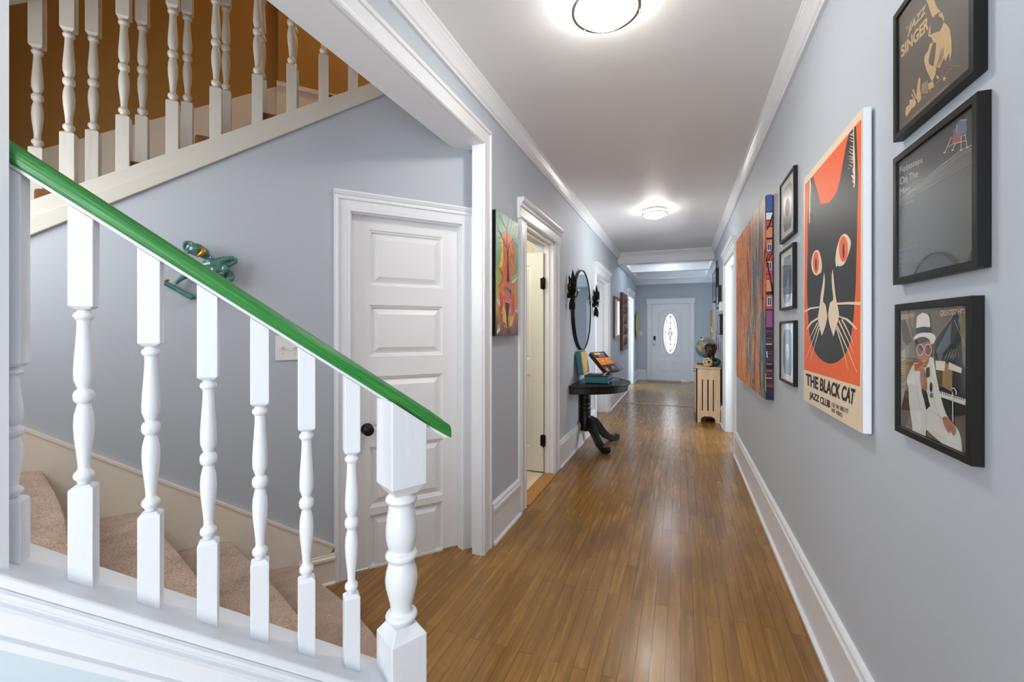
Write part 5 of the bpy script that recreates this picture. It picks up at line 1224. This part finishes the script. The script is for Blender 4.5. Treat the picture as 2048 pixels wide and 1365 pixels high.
# ================================================================ MERMAID ON THE STAIR WALL
def mm_(u, v, c): s, z = on_w(u, v, D_WALL+c); return (s, z, c)
me_ = thing('wall_figurine', 'glazed teal mermaid figurine with gold hair hung on the stair wall', 'figurine', tuple(NW*D_WALL+DW*(-.3)+ZZ*1.6))
fW = FW(D_WALL)
def zx(x, y, c): return mm_(320+x/9.1, 470+y/9.1, c)
e = MB(fW); G = M['teal']
e.ell(zx(660, 270, .06), (.034, .03, .03), G, n=20); e.ell(zx(790, 330, .06), (.024, .026, .024), G, n=16)
e.tube([zx(700, 300, .055), zx(860, 400, .05), zx(930, 480, .045), zx(1000, 560, .045)], [.02, .017, .018, .03], G, n=12)
e.tube([zx(800, 560, .035), zx(950, 530, .045), zx(1080, 520, .045), zx(1180, 500, .04)], [.02, .027, .028, .02], G, n=12)
e.tube([zx(1000, 520, .05), zx(1180, 440, .055), zx(1330, 430, .05), zx(1400, 460, .045)], [.022, .015, .012, .01], G, n=10)
e.tube([zx(1120, 540, .04), zx(1250, 550, .04), zx(1350, 500, .045), zx(1400, 470, .045)], [.018, .013, .011, .01], G, n=10)
e.tube([zx(1050, 560, .045), zx(1090, 640, .045), zx(1110, 720, .04), zx(1000, 760, .035), zx(800, 800, .03)], [.028, .024, .022, .024, .022], G, n=12)
e.tube([zx(900, 760, .03), zx(820, 950, .03), zx(720, 1110, .03), zx(600, 1140, .03), zx(520, 1090, .035)], [.02, .015, .013, .012, .012], G, n=10)
e.tube([zx(600, 1145, .035), zx(480, 1090, .035), zx(250, 960, .035), zx(60, 860, .035)], [.014, .013, .012, .012], G, n=10)
e.tube([zx(700, 660, .03), zx(400, 780, .03), zx(280, 880, .035)], [.018, .012, .009], G, n=10)
o = obj('body', e, me_); r = o.modifiers.new('r', 'REMESH'); r.mode = 'VOXEL'; r.voxel_size = .0035; r.use_smooth_shade = True
e = MB(fW); e.ell(zx(565, 225, .06), (.024, .026, .024), G, n=16)
for k in range(26):
    q = 2*math.pi*k/26; e.ell(tuple(np.array(zx(560, 230, .06))+np.array([.017*math.cos(q)-.006, .024*math.sin(q), .012*math.sin(3*q)+.006])), (.008, .008, .008), G, n=8)
for k in range(5): e.tube([tuple(np.array(zx(540+k*8, 170+k*30, .07))), tuple(np.array(zx(660, 190+k*34, .092-abs(k-2)*.006))), tuple(np.array(zx(750, 240+k*26, .075)))], [.004, .007, .004], G, n=8)
obj('hair', e, me_, 'braided teal hair')
e = MB(fW); gg = M['gold']
e.tube([zx(770, 210, .08), zx(800, 290, .087), zx(760, 350, .088), (zx(660, 395, .08))], [.005, .012, .011, .004], gg, n=8); e.ell(zx(120, 825, .04), (.011, .006, .009), gg, n=10)
e.tube([zx(920, 620, .06), zx(960, 590, .068), zx(1020, 610, .07), zx(1060, 670, .065)], .003, gg, n=6); e.tube([zx(1130, 640, .065), zx(1150, 580, .07), zx(1190, 575, .07), zx(1215, 640, .06)], .0035, gg, n=6)
obj('gilding', e, me_, 'gold trim')
e = MB(fW)
for (x, y, r_) in ((990, 640, .018), (1180, 620, .016)): e.ell(zx(x, y, .06), (r_, r_*1.3, r_), G, n=16)
for k in range(7):
    q = math.radians(-70+k*24); c_ = zx(1200, 760, .04); e.tube([c_, (c_[0]+.034*math.cos(q), c_[1]+.034*math.sin(q), .045)], [.006, .009], G, n=8)
for k in range(8): e.ell(zx(1060+k*14, 690+10*(k % 3), .064), (.006, .006, .006), G, n=8)
obj('shell_top', e, me_, 'shell shaped bodice')
# ================================================================ RADIATOR COVER AND ITS OBJECTS
rc = thing('radiator_cover', 'pale maple radiator cover with three slots on the right wall', 'radiator cover', (.36, 7.2, 0))
cx0, cx1, cy0, cy1 = .212, .528, 6.86, 7.78; ct = .80
f = ((0, cy0, 0), (1, 0, 0), (0, 0, 1), (0, -1, 0))
def slotted(name, f, a0, a1, slots, arch):
    e = MB(f); zt = ct-.02; T_ = -.016; sz0, sz1 = .17, .62
    xs_ = [a0]+[x for s_ in slots for x in s_]+[a1]
    e.box(a0, a1, sz1, zt, T_, 0, M['mapple']); e.box(a0, a1, .13, sz0, T_, 0, M['mapple'])
    for i in range(0, len(xs_), 2): e.box(xs_[i], xs_[i+1], sz0, sz1, T_, 0, M['mapple'])
    l, r = arch; e.prism([(a0, 0), (l, 0), (l, .045), (l+.012, .07), (l+.045, .09), (r-.045, .09), (r-.012, .07), (r, .045), (r, 0), (a1, 0), (a1, .131), (a0, .131)], T_, 0, M['mapple'])
    return obj(name, e, rc)
slotted('end_panel', f, cx0, cx1, [(.288, .303), (.36, .378), (.432, .447)], (.275, .465))
ff = ((cx0, 0, 0), (0, -1, 0), (0, 0, 1), (-1, 0, 0))
slotted('front_panel', ff, -cy1, -cy0+.0, [(-cy1+.08+k*.1, -cy1+.1+k*.1) for k in range(8)], (-cy1+.1, -cy0-.1))
e = MB(); e.box(cx0-.018, cx1+.008, cy0-.018, cy1+.01, ct-.02, ct, M['mappletop']); obj('top_board', e, rc, bevel=.003)
e = MB(); e.box(cx0+.0, cx1, cy1-.016, cy1, 0, ct-.02, M['mapple']); obj('back_end_panel', e, rc)
for zz in (.77, .73):
    e = MB(); e.tube([(cx0, 6.95, zz), (cx0-.03, 6.95, zz), (cx0-.035, 6.95, zz+.01)], .004, M['iron'], n=8); obj('hook', e, rc)
e = MB(); 
for k in range(9): e.box(.29, .5, 6.98+k*.08, 7.03+k*.08, .08, .66, ink('radiator_dark', (70, 66, 62), .6))
e.box(.29, .5, 6.98, 7.67, .04, .08, ink('radiator_dark', (70, 66, 62), .6))
for y in (7.0, 7.62): e.box(.3, .34, y, y+.04, 0, .05, ink('radiator_dark', (70, 66, 62), .6)); e.box(.45, .49, y, y+.04, 0, .05, ink('radiator_dark', (70, 66, 62), .6))
whole('radiator', e, 'dark radiator seen through the slots of the maple cover', 'radiator')
# globe
gy = 7.42; g0 = at_y(1412, 696, gy); gx, gz, gr = float(g0[0]), float(g0[2]), .158
gl = thing('globe', 'desk globe with blue oceans on the maple radiator cover', 'globe', (gx, gy, ct))
e = MB(); e.ell((gx, gy, gz), (gr, gr, gr), M['globe'], n=40); obj('sphere', e, gl)
tl = math.radians(23); ax = Vector((-math.sin(tl), 0, math.cos(tl)))
e = MB(); e.tube([(gx+(gr+.012)*math.sin(q-tl), gy, gz+(gr+.012)*math.cos(q-tl)) for q in [math.pi*k/20 for k in range(21)]], .005, M['steel'], n=8)
for s_ in (1, -1): c_ = Vector((gx, gy, gz))+ax*(gr+.012)*s_; e.ell(tuple(c_), (.012, .012, .012), M['black'], n=10)
obj('meridian_arm', e, gl)
zb0 = gz-gr-.012
e = MB(); e.box(gx-.13, gx+.10, gy-.08, gy+.08, ct, ct+.014, M['black']); e.tube([(gx+.02, gy, ct+.01), (gx+.03, gy, max(ct+.02, zb0+.004))], .016, M['black']); obj('base', e, gl, bevel=.003)
# bust
by = 7.02
def bz(x, y, d=0): p = at_y(1380+x/17.06, 660+y/17.06, by); return Vector((float(p[0]), by+d, float(p[2])))
bu = thing('bust', 'small glossy bronze bust of a curly head in front of the globe', 'bust', tuple(bz(690, 1180)))
e = MB(); hc = bz(700, 690); e.ell(tuple(hc), (.078, .075, .085), M['bust'], n=24)
e.ell(tuple(bz(620, 760, -.035)), (.048, .05, .075), M['bust'], n=20); e.ell(tuple(bz(545, 780, -.06)), (.014, .02, .014), M['bust'], n=10)   # nose
e.ell(tuple(bz(590, 850, -.06)), (.022, .02, .02), M['bust'], n=12); e.ell(tuple(bz(590, 810, -.08)), (.02, .01, .006), M['bust'], n=12); e.ell(tuple(bz(780, 780, -.02)), (.012, .02, .025), M['bust'], n=12)
e.ell(tuple(bz(570, 715, -.07)), (.016, .01, .008), M['bust'], n=12); e.ell(tuple(bz(650, 715, -.08)), (.018, .01, .008), M['bust'], n=12)
nb = bz(730, 900); e.tube([tuple(bz(710, 800)), tuple(nb), (nb.x, by, ct+.06), (nb.x, by, ct+.03), (nb.x, by, ct)], [.05, .045, .05, .062, .065], M['bust'], n=18)
for k in range(60):
    q = random.uniform(-.5, math.pi+.4); ph = random.uniform(.1, 1.15)*math.pi/2*1.2
    e.ell((hc.x+.075*math.cos(q)*math.sin(ph+.2), by+.07*math.sin(q*1.7)*math.sin(ph), hc.z+.01+.078*math.cos(ph*.9)), (.016, .016, .014), M['bust'], n=8)
e.ell(tuple(bz(545, 590, -.02)), (.034, .05, .02), M['bust'], n=12)
o = obj('head', e, bu); r = o.modifiers.new('r', 'REMESH'); r.mode = 'VOXEL'; r.voxel_size = .004; r.use_smooth_shade = True
# knots
def knot(c, R_, r_, m, name, label, seed):
    random.seed(seed); e = MB()
    for k in range(9):
        ax_ = Vector((random.uniform(-1, 1), random.uniform(-1, 1), random.uniform(-1, 1))).normalized(); u_ = ax_.orthogonal().normalized(); v_ = ax_.cross(u_)
        off = ax_*random.uniform(-.25, .25)*R_
        e.tube([tuple(Vector(c)+off+(u_*math.cos(q)+v_*math.sin(q))*(R_-r_)*.93*(1+.06*math.sin(3*q+k))) for q in [2*math.pi*j/28 for j in range(28)]], r_, m, closed=True, n=8)
    zmin = min(v[2] for v in e.v); e.v = [(v[0], v[1], v[2]-zmin+ct) for v in e.v]
    return whole(name, e, label, 'ornament')
k1_ = at_y(1415, 723, 6.93); knot((float(k1_[0]), 6.93, ct+.06), .066, .0065, M['rope'], 'cane_ball', 'pale open woven cane ball at the front of the maple cover', 3)
k2_ = at_y(1429, 721, 6.98); knot((float(k2_[0])+.015, 7.0, ct+.07), .07, .011, M['teald'], 'knot_ornament', 'dark teal ceramic knot ornament right of the cane ball', 9)
# ================================================================ FAR RIGHT WALL PIECES
def small(y0, y1, z0, z1, d, label, face, wd=.018, crown=False):
    t = thing('picture_frame', label, 'picture', (XR, (y0+y1)/2, z0)); xf = XR-d
    frame_part(XR, xf, y0, y1, z0, z1, wd, M['frame'], t)
    obj('picture', slab(xf+.006, XR-.001, y0+wd-.002, y1-wd+.002, z0+wd-.002, z1-wd+.002, face), t)
    obj('glass_pane', slab(xf+.003, xf+.004, y0+wd-.002, y1-wd+.002, z0+wd-.002, z1-wd+.002, M['glass']), t)
    return t
ph1 = ink('photo_print_dark', (96, 104, 104), .4, vary=.5, bscale=12); ph2 = ink('photo_print_light', (170, 172, 170), .4, vary=.3, bscale=14)
t = small(7.45, 8.2, 1.80, 2.3, .045, 'large black frame highest on the far right wall, dark picture', ph1)
small(6.98, 7.4, 1.66, 1.99, .045, 'small black frame lower right of the large black frame', ph2)
small(6.72, 7.05, 1.27, 1.56, .045, 'small black frame below the white thermostat', ph2)
t = thing('wall_ornament', 'small grey wire crown ornament above the large black frame', 'ornament', (XR, 7.6, 2.32))
e = MB(FR()); gw = ink('grey_wire', (120, 128, 136), .4, metal=.6)
for k in range(3): e.tube([(-7.45-k*.1, 2.31, .02), (-7.5-k*.1, 2.43, .02), (-7.55-k*.1, 2.31, .02)], .006, gw, n=6)
e.tube([(-7.43, 2.315, .02), (-7.77, 2.315, .02)], .006, gw, n=6); obj('wire', e, t)
t = thing('thermostat', 'white thermostat box on the right wall above the lowest small frame', 'thermostat', (XR, 6.72, 1.6))
e = MB(FR()); e.box(-6.78, -6.68, 1.6, 1.73, 0, .05, M['trim']); obj('housing', e, t, bevel=.006)
e = MB(FR()); e.lathe([(.05, .03), (.056, .03), (.058, .02)], -6.73, 1.67, M['switch'], axis='c', n=20); obj('dial', e, t)
# line drawing panel
t = thing('line_drawing', 'loose grey line drawing panel on the right wall behind the globe', 'drawing', (XR, 7.6, 1.0))
sh = ink('drawing_sheet', (186, 194, 204), .6); pen = ink('drawing_grey', (96, 102, 110), .5); pw = ink('drawing_pale', (216, 220, 226), .6)
obj('sheet', slab(XR-.006, XR, 6.95, 8.1, 1.0, 1.6, sh), t)
e = MB(FR(XR-.0065)); random.seed(11)
for k in range(26):
    y = -7.03-random.random()*.95; z = 1.05+random.random()*.48; pts = []
    for j in range(5): pts.append((max(-8.08, min(-6.97, y+random.uniform(-.05, .05))), min(1.58, max(1.02, z+(j-2)*.05)), .0005))
    e.tube(pts, .003, pen if k % 2 else pw, n=5)
obj('drawn_lines', e, t)
# gold frame near the front door
t = thing('picture_frame', 'gold framed picture with several small scenes near the front door', 'picture', (.745, 11.5, 1.18)); y0, y1, z0, z1 = 11.25, 12.0, 1.18, 1.82
frame_part(.745, .70, y0, y1, z0, z1, .06, M['gold'], t)
obj('mat_board', slab(.715, .744, y0+.055, y1-.055, z0+.055, z1-.055, ink('gold_mat', (150, 120, 60), .5)), t)
for k, c in enumerate(((150, 160, 170), (120, 60, 60), (60, 90, 110))): obj('scene', slab(.712, .716, y0+.09, y1-.09, z0+.09+k*.16, z0+.22+k*.16, ink('scene_%d' % k, c, .4, vary=.6, bscale=14)), t)
